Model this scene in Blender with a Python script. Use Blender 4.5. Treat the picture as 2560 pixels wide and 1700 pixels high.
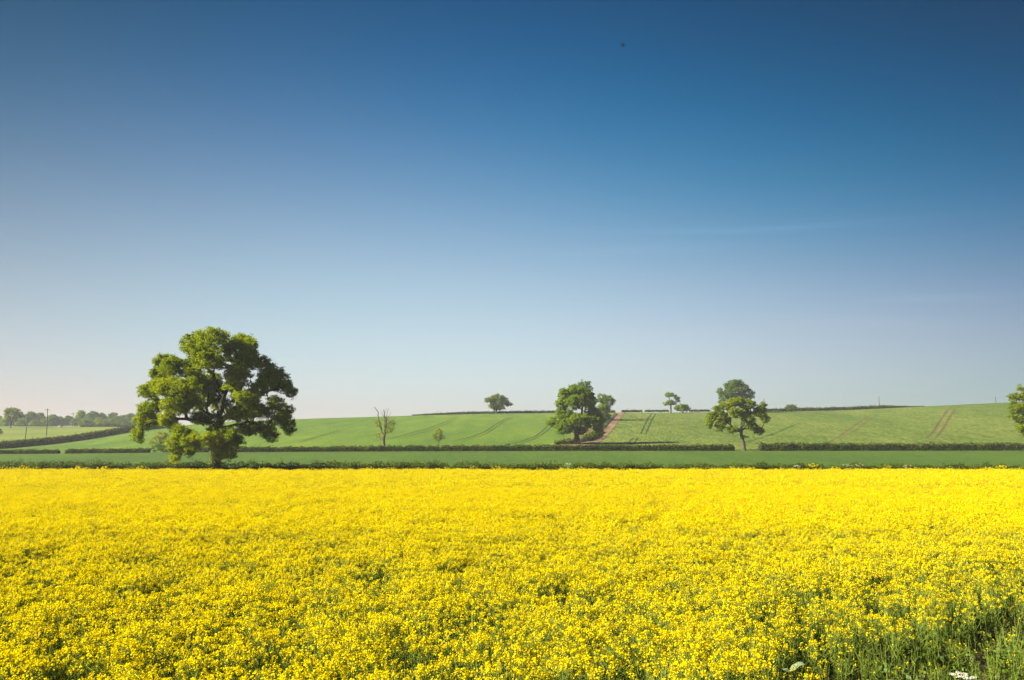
import bpy, math, random
import numpy as np
from mathutils import noise as mnoise

for o in list(bpy.data.objects):
    bpy.data.objects.remove(o)
S = bpy.context.scene
COL = S.collection
R = math.radians

# ------------------------------------------------------------------ camera
F = 2560 * 30 / 36.0                 # focal length in photograph pixels
HROW = 1115.0                        # eye level row
PITCH = math.atan((HROW - 850) / F)
EYE = 4.2
cam = bpy.data.cameras.new('camera')
cam.lens = 30; cam.sensor_width = 36; cam.sensor_fit = 'HORIZONTAL'
cam.clip_start = 0.1; cam.clip_end = 12000
camo = bpy.data.objects.new('camera', cam); COL.objects.link(camo)
camo.location = (0, 0, EYE); camo.rotation_euler = (math.pi / 2 + PITCH, 0, 0)
S.camera = camo

# ------------------------------------------------------------------ world, sun, exposure
SUN_EL, SUN_AZ = 29.0, -102.0         # azimuth measured from +Y towards +X
SKY_STRENGTH = 0.085
w = bpy.data.worlds.new('World'); S.world = w; w.use_nodes = True
nt = w.node_tree; nt.nodes.clear()
N = nt.nodes.new; L = nt.links.new
sky = N('ShaderNodeTexSky'); sky.sky_type = 'NISHITA'; sky.sun_disc = False
sky.sun_elevation = R(SUN_EL); sky.sun_rotation = R(SUN_AZ)
sky.altitude = 100; sky.air_density = 1.0; sky.dust_density = 1.0; sky.ozone_density = 1.5
SKYFIT = None
#SKYFIT_BEGIN
SKYFIT = [[-1.1378, 6.5914, -21.584, -11.4808, -0.9048, 10.1816, -1.9882, 5.1457, -45.6558, -18.7102, -0.8431, -53.0467], [-1.1772, 6.2025, -24.7655, 18.3498, -0.326, -1.258, -1.2133, -8.4993, 1.9952, -2.124, 0.0176, 10.88], [-0.7955, 0.0308, 0.4409, -7.3006, -0.4439, 0.9408, -1.3715, -2.8419, -1.7087, -0.1291, 0.2401, -1.3564]]
#SKYFIT_END
bgn = N('ShaderNodeBackground'); bgn.inputs['Strength'].default_value = SKY_STRENGTH
out = N('ShaderNodeOutputWorld')
def M(op, a, b=None, c=None, clamp=False):
    n = N('ShaderNodeMath'); n.operation = op; n.use_clamp = clamp
    for i, v in enumerate((a, b, c)):
        if v is None: continue
        if isinstance(v, (int, float)): n.inputs[i].default_value = v
        else: L(v, n.inputs[i])
    return n.outputs[0]
if SKYFIT is not None:
    # polarised, graded look of the sky: a smooth function of height above the horizon and angle round from the sun
    tc = N('ShaderNodeTexCoord'); sp = N('ShaderNodeSeparateXYZ'); L(tc.outputs['Generated'], sp.inputs[0])
    z = M('MINIMUM', M('MAXIMUM', sp.outputs[2], 0.0), 0.5)
    hl = M('SQRT', M('MAXIMUM', M('SUBTRACT', 1.0, M('MULTIPLY', sp.outputs[2], sp.outputs[2])), 0.01))
    s = M('MINIMUM', M('MAXIMUM', M('DIVIDE', sp.outputs[0], hl), -0.55), 0.55)
    zz = M('MULTIPLY', z, z); zzz = M('MULTIPLY', zz, z); zs = M('MULTIPLY', z, s); ss = M('MULTIPLY', s, s)
    # faint thin streaks of high cloud
    rawz = sp.outputs[2]; raws = M('DIVIDE', sp.outputs[0], hl); cloud = None
    cn = N('ShaderNodeTexNoise'); cn.inputs['Scale'].default_value = 9; cn.inputs['Detail'].default_value = 4; L(tc.outputs['Generated'], cn.inputs['Vector'])
    for k_, z0_, s0_, s1_, amp, wd in [(-0.02469, 0.24483, 0.13317, 0.46, 0.085, 0.0024), (-0.00742, 0.22497, 0.05733, 0.26334, 0.04, 0.0035), (-0.04342, 0.15622, 0.38197, 0.51987, 0.07, 0.003), (-0.09285, 0.1388, 0.32282, 0.50013, 0.03, 0.004)]:
        dz_ = M('SUBTRACT', rawz, M('MULTIPLY_ADD', M('SUBTRACT', raws, s0_), k_, z0_))
        dz_ = M('MULTIPLY_ADD', M('SUBTRACT', cn.outputs[0], 0.5), wd * 3, dz_)
        q_ = M('DIVIDE', dz_, wd); g_ = M('EXPONENT', M('MULTIPLY', M('MULTIPLY', q_, q_), -0.5))
        mid_, hw_ = (s0_ + s1_) / 2, (s1_ - s0_) / 2
        t_ = M('DIVIDE', M('SUBTRACT', raws, mid_), hw_ * 0.8); f_ = M('EXPONENT', M('MULTIPLY', M('MULTIPLY', t_, t_), -0.7))
        v_ = M('MULTIPLY', M('MULTIPLY', g_, f_), amp)
        v_ = M('MULTIPLY', v_, M('GREATER_THAN', sp.outputs[1], 0.0))
        cloud = v_ if cloud is None else M('ADD', cloud, v_)
    sepc = N('ShaderNodeSeparateColor'); L(sky.outputs[0], sepc.inputs[0])
    comb = N('ShaderNodeCombineColor')
    for k in range(3):
        q = SKYFIT[k]
        e = M('ADD', q[0], M('MULTIPLY', z, q[1]))
        for t, cc in ((zz, q[2]), (zzz, q[3]), (s, q[4]), (zs, q[5]), (ss, q[6]), (M('MULTIPLY', ss, z), q[7]), (M('MULTIPLY', zz, s), q[8]), (M('MULTIPLY', zz, zz), q[9]), (M('MULTIPLY', ss, s), q[10]), (M('MULTIPLY', zz, ss), q[11])):
            e = M('MULTIPLY_ADD', t, cc, e)
        L(M('MULTIPLY', M('MULTIPLY', sepc.outputs[k], M('EXPONENT', e)), M('MULTIPLY_ADD', cloud, (1.6, 1.2, 0.9)[k], 1.0)), comb.inputs[k])
    L(comb.outputs[0], bgn.inputs['Color'])
else:
    L(sky.outputs[0], bgn.inputs['Color'])
L(bgn.outputs[0], out.inputs[0])

sl = bpy.data.lights.new('sun', 'SUN'); sl.energy = 5.0; sl.angle = R(0.55); sl.color = (1.0, 0.91, 0.70)
so = bpy.data.objects.new('sun', sl); COL.objects.link(so)
from mathutils import Vector
sd = Vector((math.sin(R(SUN_AZ)) * math.cos(R(SUN_EL)), math.cos(R(SUN_AZ)) * math.cos(R(SUN_EL)), math.sin(R(SUN_EL))))
so.rotation_euler = (-sd).to_track_quat('-Z', 'Y').to_euler(); so.location = (-60, -10, 60)

S.view_settings.view_transform = 'Standard'; S.view_settings.look = 'None'
S.view_settings.gamma = 1; S.view_settings.exposure = 2.0; S.view_settings.use_curve_mapping = False
S.render.engine = 'CYCLES'
cy = S.cycles
cy.use_denoising = True
try: cy.denoiser = 'OPENIMAGEDENOISE'
except Exception: pass
cy.use_adaptive_sampling = False
cy.max_bounces = 6; cy.diffuse_bounces = 3; cy.glossy_bounces = 2; cy.transmission_bounces = 4
cy.transparent_max_bounces = 8; cy.volume_bounces = 0
cy.volume_max_steps = 64
cy.sample_clamp_indirect = 6

# ------------------------------------------------------------------ helpers
rng = np.random.default_rng(7)
def zr(row): return math.tan(PITCH + math.atan((850 - row) / F))      # height over distance for a picture row
def uu(px, row=1090):
    b = (850 - row) / F
    return ((px - 1280) / F) / (math.cos(PITCH) - b * math.sin(PITCH))
def at(px, row, Y): return np.array([uu(px, row) * Y, Y, EYE + Y * zr(row)])
def mpp(Y): return Y / F / 1.0                                         # metres per photograph pixel

def tag(o, label=None, cat=None, group=None, kind=None):
    if label: o['label'] = label
    if cat: o['category'] = cat
    if group: o['group'] = group
    if kind: o['kind'] = kind
    return o
def empty(name, loc, rz=0):
    o = bpy.data.objects.new(name, None); COL.objects.link(o)
    o.location = loc; o.rotation_euler = (0, 0, rz); o.empty_display_size = 0.5
    return o
def mesh_obj(name, me, mat, parent=None, link=True):
    if mat is not None:
        for m_ in (mat if isinstance(mat, (list, tuple)) else [mat]): me.materials.append(m_)
    o = bpy.data.objects.new(name, me)
    if link: COL.objects.link(o)
    if parent is not None: o.parent = parent
    return o
def mesh_np(name, V, faces, mats=None, smooth=False):
    """faces: (n,k) int array, or a list of such arrays"""
    me = bpy.data.meshes.new(name)
    V = np.asarray(V, dtype=np.float32).reshape(-1, 3)
    if not isinstance(faces, list): faces = [faces]
    faces = [np.asarray(f, dtype=np.int32) for f in faces if len(f)]
    nl = sum(f.size for f in faces); nf = sum(len(f) for f in faces)
    me.vertices.add(len(V)); me.vertices.foreach_set('co', V.ravel())
    me.loops.add(nl); me.loops.foreach_set('vertex_index', np.concatenate([f.ravel() for f in faces]))
    me.polygons.add(nf)
    tot = np.concatenate([np.full(len(f), f.shape[1], dtype=np.int32) for f in faces])
    st = np.concatenate([[0], np.cumsum(tot)[:-1]]).astype(np.int32)
    me.polygons.foreach_set('loop_start', st); me.polygons.foreach_set('loop_total', tot)
    if mats is not None: me.polygons.foreach_set('material_index', np.asarray(mats, dtype=np.int32))
    me.polygons.foreach_set('use_smooth', np.full(nf, smooth))
    me.update(); me.validate()
    return me
def add_attr(me, name, vals):
    a = me.attributes.new(name, 'FLOAT', 'POINT'); a.data.foreach_set('value', np.asarray(vals, dtype=np.float32))

def leaf_quads(C, size, up=0.35, aspect=0.62, rg=rng):
    """one folded kite per centre: 4 verts, 1 quad"""
    n = len(C)
    size = np.broadcast_to(size, (n,))
    nrm = rg.normal(size=(n, 3)); nrm[:, 2] = np.abs(nrm[:, 2]) * 0.8 + up
    nrm /= np.linalg.norm(nrm, axis=1)[:, None]
    a = rg.normal(size=(n, 3)); a -= nrm * (a * nrm).sum(1)[:, None]
    a /= np.linalg.norm(a, axis=1)[:, None]
    b = np.cross(nrm, a)
    s = size[:, None]
    V = np.empty((n, 4, 3))
    V[:, 0] = C - a * s * 0.5
    V[:, 1] = C + b * s * 0.5 * aspect + a * s * 0.06
    V[:, 2] = C + a * s * 0.5
    V[:, 3] = C - b * s * 0.5 * aspect + a * s * 0.06 + nrm * s * 0.06
    return V.reshape(-1, 3), np.arange(n * 4).reshape(n, 4)

def frusta(P0, P1, r0, r1, k=5):
    P0 = np.asarray(P0, float).reshape(-1, 3); P1 = np.asarray(P1, float).reshape(-1, 3)
    n = len(P0); d = P1 - P0; ln = np.linalg.norm(d, axis=1)[:, None] + 1e-9; d = d / ln
    ref = np.where(np.abs(d[:, 2:3]) > 0.9, np.array([[1., 0, 0]]), np.array([[0, 0, 1.]]))
    a = np.cross(d, ref); a /= np.linalg.norm(a, axis=1)[:, None]; b = np.cross(d, a)
    th = np.arange(k) * 2 * math.pi / k
    ring = a[:, None, :] * np.cos(th)[None, :, None] + b[:, None, :] * np.sin(th)[None, :, None]
    V = np.concatenate([P0[:, None] + ring * np.asarray(r0)[:, None, None], P1[:, None] + ring * np.asarray(r1)[:, None, None]], 1)
    base = (np.arange(n) * 2 * k)[:, None]
    Fq = [base + np.array([[j, (j + 1) % k, k + (j + 1) % k, k + j]]) for j in range(k)]
    return V.reshape(-1, 3), np.concatenate(Fq, 0)
def tube(pts, rad, k=8):
    """one smooth connected tube along pts"""
    pts = np.asarray(pts, float); n = len(pts); rad = np.broadcast_to(rad, (n,))
    t = np.gradient(pts, axis=0); t /= np.linalg.norm(t, axis=1)[:, None]
    a = np.cross(t, [[0.13, 0.99, 0.05]]); a /= np.linalg.norm(a, axis=1)[:, None]; b = np.cross(t, a)
    th = np.arange(k) * 2 * math.pi / k
    V = pts[:, None] + (a[:, None] * np.cos(th)[None, :, None] + b[:, None] * np.sin(th)[None, :, None]) * rad[:, None, None]
    Fq = [[i * k + j, i * k + (j + 1) % k, (i + 1) * k + (j + 1) % k, (i + 1) * k + j] for i in range(n - 1) for j in range(k)]
    return V.reshape(-1, 3), np.array(Fq)
def joinVF(parts):
    V, Fs, o = [], [], 0
    for v, f in parts:
        V.append(v); Fs.append(np.asarray(f) + o); o += len(v)
    return np.concatenate(V), Fs

# ------------------------------------------------------------------ materials
def newmat(name):
    m = bpy.data.materials.new(name); m.use_nodes = True; m.node_tree.nodes.clear()
    return m, m.node_tree.nodes.new, m.node_tree.links.new
def ramp(N, stops):
    r = N('ShaderNodeValToRGB'); cr = r.color_ramp
    while len(cr.elements) < len(stops): cr.elements.new(0.5)
    for e, (p, c) in zip(cr.elements, stops): e.position = p; e.color = (*c, 1)
    return r
def leaf_mat(name, c1, c2, c3, trans=0.45, tcol=None, scale=0.35, rough=0.55):
    """three leaf greens mixed leaf by leaf and clump by clump"""
    m, N, L = newmat(name)
    geo = N('ShaderNodeNewGeometry'); tc = N('ShaderNodeTexCoord')
    no = N('ShaderNodeTexNoise'); no.inputs['Scale'].default_value = scale; no.inputs['Detail'].default_value = 2
    L(tc.outputs['Object'], no.inputs['Vector'])
    mx = N('ShaderNodeMath'); mx.operation = 'MULTIPLY_ADD'; mx.inputs[1].default_value = 0.55
    L(geo.outputs['Random Per Island'], mx.inputs[0])
    sb = N('ShaderNodeMath'); sb.operation = 'MULTIPLY_ADD'; sb.inputs[1].default_value = 1.5; sb.inputs[2].default_value = -0.53
    L(no.outputs[0], sb.inputs[0]); L(sb.outputs[0], mx.inputs[2])
    r = ramp(N, [(0.0, c1), (0.45, c2), (1.0, c3)]); L(mx.outputs[0], r.inputs[0])
    df = N('ShaderNodeBsdfPrincipled'); df.inputs['Roughness'].default_value = rough
    df.inputs['Specular IOR Level'].default_value = 0.02
    L(r.outputs[0], df.inputs['Base Color'])
    tr = N('ShaderNodeBsdfTranslucent')
    hs = N('ShaderNodeMixRGB'); hs.blend_type = 'MULTIPLY'; hs.inputs[0].default_value = 1
    tcol = tcol or (1.5, 1.45, 0.55); hs.inputs[2].default_value = (*tcol, 1)
    L(r.outputs[0], hs.inputs[1]); L(hs.outputs[0], tr.inputs[0])
    mix = N('ShaderNodeMixShader'); mix.inputs[0].default_value = trans
    L(df.outputs[0], mix.inputs[1]); L(tr.outputs[0], mix.inputs[2])
    o = N('ShaderNodeOutputMaterial'); L(mix.outputs[0], o.inputs[0])
    return m
def bark_mat(name, c1, c2, scale=3.0):
    m, N, L = newmat(name)
    tc = N('ShaderNodeTexCoord'); mp = N('ShaderNodeMapping'); mp.inputs['Scale'].default_value = (1, 1, 0.22)
    L(tc.outputs['Object'], mp.inputs[0])
    no = N('ShaderNodeTexNoise'); no.inputs['Scale'].default_value = scale; no.inputs['Detail'].default_value = 6
    L(mp.outputs[0], no.inputs['Vector'])
    r = ramp(N, [(0.3, c1), (0.7, c2)]); L(no.outputs[0], r.inputs[0])
    b = N('ShaderNodeBsdfPrincipled'); b.inputs['Roughness'].default_value = 0.9; b.inputs['Specular IOR Level'].default_value = 0.1
    L(r.outputs[0], b.inputs['Base Color'])
    bp = N('ShaderNodeBump'); bp.inputs['Strength'].default_value = 0.6; bp.inputs['Distance'].default_value = 0.08
    L(no.outputs[0], bp.inputs['Height']); L(bp.outputs[0], b.inputs['Normal'])
    o = N('ShaderNodeOutputMaterial'); L(b.outputs[0], o.inputs[0])
    return m
def field_mat(name, cols, big=0.02, mid=0.25, fine=2.2, stretch=(1, 1, 1), bump=0.5, fw=0.35):
    """crop or soil seen from afar: drifts of colour, tussocks, and fine grain; all in world space"""
    m, N, L = newmat(name)
    tc = N('ShaderNodeTexCoord'); mp = N('ShaderNodeMapping'); mp.inputs['Scale'].default_value = stretch
    L(tc.outputs['Object'], mp.inputs[0])
    def nz(s, d, v=mp.outputs[0]):
        n = N('ShaderNodeTexNoise'); n.inputs['Scale'].default_value = s; n.inputs['Detail'].default_value = d
        L(v, n.inputs['Vector']); return n.outputs[0]
    a, b, c = nz(big, 3), nz(mid, 3), nz(fine, 4)
    x = N('ShaderNodeMath'); x.operation = 'MULTIPLY'; x.inputs[1].default_value = (1 - fw) * 0.5; L(a, x.inputs[0])
    y = N('ShaderNodeMath'); y.operation = 'MULTIPLY_ADD'; y.inputs[1].default_value = (1 - fw) * 0.5; L(b, y.inputs[0]); L(x.outputs[0], y.inputs[2])
    zn = N('ShaderNodeMath'); zn.operation = 'MULTIPLY_ADD'; zn.inputs[1].default_value = fw; L(c, zn.inputs[0]); L(y.outputs[0], zn.inputs[2])
    st = [(0.415 + 0.17 * i / (len(cols) - 1), cc) for i, cc in enumerate(cols)]
    r = ramp(N, st); L(zn.outputs[0], r.inputs[0])
    bs = N('ShaderNodeBsdfPrincipled'); bs.inputs['Roughness'].default_value = 0.85; bs.inputs['Specular IOR Level'].default_value = 0.12
    L(r.outputs[0], bs.inputs['Base Color'])
    bp = N('ShaderNodeBump'); bp.inputs['Strength'].default_value = bump; bp.inputs['Distance'].default_value = 0.25
    L(c, bp.inputs['Height']); L(bp.outputs[0], bs.inputs['Normal'])
    o = N('ShaderNodeOutputMaterial'); L(bs.outputs[0], o.inputs[0])
    return m
def plain_mat(name, c, rough=0.8, trans=0.0, var=0.25):
    return leaf_mat(name, tuple(v * (1 - var) for v in c), c, tuple(min(1, v * (1 + var)) for v in c), trans=trans, tcol=(1.15, 1.05, 0.7), rough=rough, scale=3.0)

MAT_OAK = leaf_mat('oak_leaf_young', (0.070, 0.108, 0.0015), (0.155, 0.210, 0.0025), (0.260, 0.300, 0.0035), trans=0.50, tcol=(1.6, 1.5, 0.3), scale=0.30)
MAT_ASH = leaf_mat('ash_leaf_mid_green', (0.068, 0.112, 0.003), (0.135, 0.198, 0.005), (0.215, 0.272, 0.007), trans=0.5, tcol=(1.4, 1.5, .4), scale=0.25)
MAT_SYC = leaf_mat('sycamore_leaf_deep_green', (0.045, 0.090, 0.0055), (0.080, 0.142, 0.007), (0.125, 0.185, 0.009), trans=0.5, tcol=(1.3, 1.4, 0.6), scale=0.25)
MAT_OLIVE = leaf_mat('leaf_olive_bronze', (0.068, 0.102, 0.008), (0.118, 0.165, 0.010), (0.175, 0.215, 0.014), trans=0.45, scale=0.25)
MAT_WOOD = leaf_mat('woodland_leaf', (0.050, 0.100, 0.020), (0.085, 0.150, 0.030), (0.135, 0.200, 0.042), trans=0.45, scale=0.12)
MAT_PALE = leaf_mat('new_leaf_yellow_green', (0.112, 0.144, 0.0096), (0.176, 0.208, 0.0144), (0.256, 0.272, 0.0192), trans=0.5, scale=0.6)
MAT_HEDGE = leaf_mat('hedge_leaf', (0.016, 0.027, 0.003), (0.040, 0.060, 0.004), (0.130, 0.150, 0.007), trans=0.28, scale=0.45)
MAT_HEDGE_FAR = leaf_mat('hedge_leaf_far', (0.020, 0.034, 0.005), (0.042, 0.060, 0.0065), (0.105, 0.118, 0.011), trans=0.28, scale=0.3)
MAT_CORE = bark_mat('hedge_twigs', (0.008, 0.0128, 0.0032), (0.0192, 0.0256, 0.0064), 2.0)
MAT_BARK = bark_mat('oak_bark', (0.036, 0.0296, 0.0208), (0.084, 0.0704, 0.0496))
MAT_BARK_IVY = bark_mat('ivy_dark_bark', (0.016, 0.0208, 0.008), (0.048, 0.044, 0.024))
MAT_BARK_PALE = bark_mat('dead_wood', (0.0676, 0.052, 0.039), (0.1352, 0.104, 0.078))
MAT_POLE = bark_mat('weathered_pole_wood', (0.048, 0.044, 0.04), (0.096, 0.084, 0.072), 6)

# ------------------------------------------------------------------ terrain
# columns: picture column -> [(distance, row or None, height or None)]
def zrow(Y, row): return EYE + Y * zr(row)
def std(foot, crest, Yc=480, mids=()):
    k = [(0, 0.0), (118, 0.0), (236, zrow(236, foot))]
    k += [(y, zrow(y, r_)) for y, r_ in mids]
    zc = zrow(Yc, crest)
    k += [(Yc, zc), (Yc + 45, zc - 0.8), (Yc + 140, zc - 8), (900, zc * 0.35), (1600, 3.0), (3000, 0.0)]
    return k
TCOL = [
    (-1200, [(0, 0), (118, 0), (236, zrow(236, 1136)), (300, zrow(300, 1127)), (450, zrow(450, 1092)), (600, zrow(600, 1069)), (640, zrow(640, 1067)), (720, zrow(720, 1070)), (1000, zrow(1000, 1078)), (1600, 8), (3000, 0)]),
    (0,     [(0, 0), (118, 0), (236, zrow(236, 1135)), (300, zrow(300, 1125)), (330, zrow(330, 1114)), (450, zrow(450, 1085)), (600, zrow(600, 1067)), (640, zrow(640, 1065.5)), (720, zrow(720, 1069)), (1000, zrow(1000, 1076)), (1600, 8), (3000, 0)]),
    (130,   [(0, 0), (118, 0), (236, zrow(236, 1134.5)), (290, zrow(290, 1121)), (330, zrow(330, 1111)), (450, zrow(450, 1084)), (600, zrow(600, 1067)), (640, zrow(640, 1066)), (720, zrow(720, 1069)), (1000, zrow(1000, 1076)), (1600, 8), (3000, 0)]),
    (240,   [(0, 0), (118, 0), (236, zrow(236, 1134)), (290, zrow(290, 1117)), (355, zrow(355, 1095)), (450, zrow(450, 1078)), (600, zrow(600, 1067)), (640, zrow(640, 1066.5)), (720, zrow(720, 1070)), (1000, zrow(1000, 1076)), (1600, 8), (3000, 0)]),
    (335,   [(0, 0), (118, 0), (236, zrow(236, 1133)), (300, zrow(300, 1109)), (385, zrow(385, 1076)), (450, zrow(450, 1068)), (560, zrow(560, 1065)), (640, zrow(640, 1067)), (720, zrow(720, 1071)), (1000, zrow(1000, 1077)), (1600, 8), (3000, 0)]),
    (430,   std(1132.5, 1061, 460, ((330, 1092),))),
    (540,   std(1132, 1054, 475)),
    (740,   std(1131, 1046.5)), (1050, std(1130, 1037)), (1220, std(1129.5, 1033.5)), (1450, std(1129, 1031)),
    (1750,  std(1129, 1029.5)), (1950, std(1129, 1027.5)), (2100, std(1129, 1025.5)), (2280, std(1129, 1016.5)), (2400, std(1129, 1010)),
    (2560,  std(1129, 1003)), (2900, std(1129, 996)), (4200, std(1129, 990)),
]
GU = np.linspace(-1.35, 1.45, 281); GY = np.arange(0, 3001, 4.0)
_cu = np.array([uu(c) for c, _ in TCOL])
_cz = np.array([np.interp(GY, [k[0] for k in ks], [k[1] for k in ks]) for _, ks in TCOL])
ZT = np.array([np.interp(GU, _cu, _cz[:, j]) for j in range(len(GY))])        # [Y, U]
def smooth(A, axis, n):
    k = np.hanning(n + 2)[1:-1]; k /= k.sum()
    return np.apply_along_axis(lambda v: np.convolve(np.pad(v, n // 2, mode='edge'), k, mode='valid'), axis, A)
ZT = smooth(smooth(ZT, 0, 9), 1, 9)
def zt(x, y):
    x = np.asarray(x, float); y = np.asarray(y, float)
    u = x / np.maximum(y, 60.0)
    fu = np.clip((u - GU[0]) / (GU[1] - GU[0]), 0, len(GU) - 1.001); fy = np.clip(y / 4.0, 0, len(GY) - 1.001)
    iu = fu.astype(int); iy = fy.astype(int); du = fu - iu; dy = fy - iy
    return (ZT[iy, iu] * (1 - du) * (1 - dy) + ZT[iy, iu + 1] * du * (1 - dy) + ZT[iy + 1, iu] * (1 - du) * dy + ZT[iy + 1, iu + 1] * du * dy)
def ztu(u, y): return zt(u * y, y)
def hit(px, row, y0=120.0, y1=700.0):
    """where the sight line through a picture point meets the ground"""
    Y = np.linspace(y0, y1, 1200); u = uu(px, row)
    h = EYE + Y * zr(row) - ztu(np.full_like(Y, u), Y)
    i = np.argmax(h < 0) if (h < 0).any() else len(Y) - 1
    return np.array([u * Y[i], Y[i], float(ztu(u, Y[i]))])

def patch(name, Ya, Yb, ua, ub, nU, nY, mat, dz=0.0, power=1.0):
    """a sheet of ground between two distances (functions of t across) and two bearings (functions of distance)"""
    t = np.linspace(0, 1, nU); s = np.linspace(0, 1, nY) ** power
    T, Sg = np.meshgrid(t, s)
    u_guess = ua(300.0) * (1 - T) + ub(300.0) * T
    Y = Ya(u_guess) * (1 - Sg) + Yb(u_guess) * Sg
    uA = np.vectorize(ua)(Y); uB = np.vectorize(ub)(Y)
    U = uA * (1 - T) + uB * T
    X = U * Y; Z = zt(X, Y) + dz
    V = np.stack([X, Y, Z], -1).reshape(-1, 3)
    i = np.arange(nY - 1)[:, None] * nU + np.arange(nU - 1)[None, :]
    Fq = np.stack([i, i + 1, i + nU + 1, i + nU], -1).reshape(-1, 4)
    return mesh_obj(name, mesh_np(name, V, Fq, smooth=True), mat)

# diagonal hedge line on the left hill (bearing -> distance)
DH = [(-700, 1135), (-300, 1129), (0, 1124.5), (70, 1116.5), (135, 1110), (200, 1100.5), (270, 1088), (335, 1075.5), (395, 1064.5), (440, 1059)]
DHY = [255, 282, 305, 318, 332, 345, 366, 388, 420, 452]
DHU = np.array([uu(p, r_) for p, r_ in DH])
def back_of_hill(u): return np.interp(u, np.append(DHU, uu(520)), DHY + [640])
# line of the dirt track
TRL = [(1372, 236), (1380, 244), (1408, 265), (1428, 290), (1450, 320), (1476, 352), (1502, 392), (1522, 430), (1537, 482), (1540, 520)]
TRR = [(1448, 236), (1462, 244), (1497, 265), (1515, 290), (1529, 320), (1540, 352), (1548, 392), (1556, 430), (1566, 482), (1568, 520)]
def trl(Y): return float(np.interp(Y, [b for _, b in TRL], [uu(a) for a, _ in TRL]))
def trr(Y): return float(np.interp(Y, [b for _, b in TRR], [uu(a) for a, _ in TRR]))
UL, UR = -1.3, 1.4
C = lambda v: (lambda *_: v)
CV = lambda v: (lambda u: np.full_like(u, v) if hasattr(u, 'shape') else v)

MAT_SOIL = field_mat('rape_field_soil', [(0.0324, 0.0252, 0.0144), (0.0648, 0.04464, 0.02736), (0.108, 0.0756, 0.0504)], 0.3, 2.0, 14.0, bump=1.0)
MAT_MID = field_mat('young_wheat_green', [(0.0288, 0.06021, 0.00648), (0.0441, 0.0838, 0.00864), (0.0675, 0.1123, 0.0108)], 0.03, 0.7, 3.2, (1, 0.12, 1), bump=1.0, fw=0.6)
MAT_HL = field_mat('hill_wheat_green', [(0.04032, 0.08395, 0.00648), (0.06209, 0.1114, 0.008424), (0.09677, 0.1419, 0.01037)], 0.014, 0.14, 1.9, (1, 0.2, 1), bump=0.6, fw=0.45)
MAT_HR = field_mat('hill_pea_green', [(0.03226, 0.05599, 0.007776), (0.0629, 0.09953, 0.01166), (0.08467, 0.1229, 0.0162), (0.1492, 0.1477, 0.03564)], 0.018, 0.30, 1.7, (1, 0.2, 1), bump=1.0, fw=0.6)
MAT_FAR = field_mat('far_field_green', [(0.0648, 0.0936, 0.01008), (0.0936, 0.1224, 0.0144), (0.126, 0.1476, 0.02016)], 0.02, 0.10, 0.8, (0.3, 1, 1), bump=0.4)
MAT_TRACK = field_mat('bare_reddish_soil', [(0.1008, 0.0648, 0.036), (0.1476, 0.0972, 0.05616), (0.2016, 0.1368, 0.0828)], 0.08, 0.5, 3.0, bump=0.8)
MAT_TRAM = field_mat('tramline_dark', [(0.015, 0.030, 0.0055), (0.023, 0.043, 0.007), (0.040, 0.064, 0.010)], 0.2, 0.8, 3.0)
MAT_TRAMB = field_mat('tramline_brown', [(0.050, 0.036, 0.018), (0.080, 0.052, 0.028), (0.105, 0.070, 0.038)], 0.2, 0.8, 3.0)
MAT_BANK = field_mat('rough_grass', [(0.0504, 0.0612, 0.0144), (0.0864, 0.1008, 0.0216), (0.1368, 0.1368, 0.036)], 0.1, 0.6, 3.0)

# near ground under the rape, with real clods
gx = np.concatenate([np.linspace(-260, -32, 30), np.linspace(-30, 34, 260), np.linspace(36, 260, 30)]); gy = np.concatenate([np.linspace(-80, 8, 16), np.linspace(8.5, 30, 130), np.linspace(30.6, 114, 90)])
GXX, GYY = np.meshgrid(gx, gy)
Zg = np.array([[0.05 * mnoise.noise((a * 1.1, b * 1.1, 0)) + 0.035 * mnoise.noise((a * 3.3, b * 3.3, 4)) + 0.12 * mnoise.noise((a * .25, b * .25, 9)) if abs(a) < 34 and 8 < b < 30 else 0.0 for a in gx] for b in gy])
nU, nY = len(gx), len(gy)
idx = np.arange(nY - 1)[:, None] * nU + np.arange(nU - 1)[None, :]
soil = mesh_obj('soil', mesh_np('soil', np.stack([GXX, GYY, Zg], -1).reshape(-1, 3), np.stack([idx, idx + 1, idx + nU + 1, idx + nU], -1).reshape(-1, 4), smooth=True), MAT_SOIL)
tag(soil, 'brown earth the oilseed rape grows in', kind='structure')
# Y=114 edge: middle field begins here
def mid_near(u): return np.full_like(u, 114.0) if hasattr(u, 'shape') else 114.0
o = patch('green_field', mid_near, CV(236.0), C(UL - 1.0), C(UR + 1.0), 240, 90, MAT_MID); tag(o, 'dark green young wheat field between the two hedges', kind='structure')
def hl_back(u): return back_of_hill(u)
o = patch('hill_field', CV(236.0), hl_back, C(UL), lambda Y: (trl(Y) + trr(Y)) / 2, 420, 240, MAT_HL); tag(o, 'smooth bright green hill field left of the dirt track', kind='structure')
o = patch('hill_field', CV(236.0), CV(640.0), lambda Y: (trl(Y) + trr(Y)) / 2, C(UR), 300, 240, MAT_HR); tag(o, 'pale mottled green hill field right of the dirt track', kind='structure')
o = patch('far_field', hl_back, CV(660.0), C(UL), C(uu(522)), 200, 90, MAT_FAR); tag(o, 'pale green field behind the slanting hedge at the left', kind='structure')
def land_near(u): return np.where(np.asarray(u) < uu(522), 660.0, 640.0)
o = patch('distant_ground', land_near, CV(2990.0), C(UL), C(UR), 160, 60, MAT_FAR); tag(o, 'farmland lying behind the hill and under the far wood', kind='structure')

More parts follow.
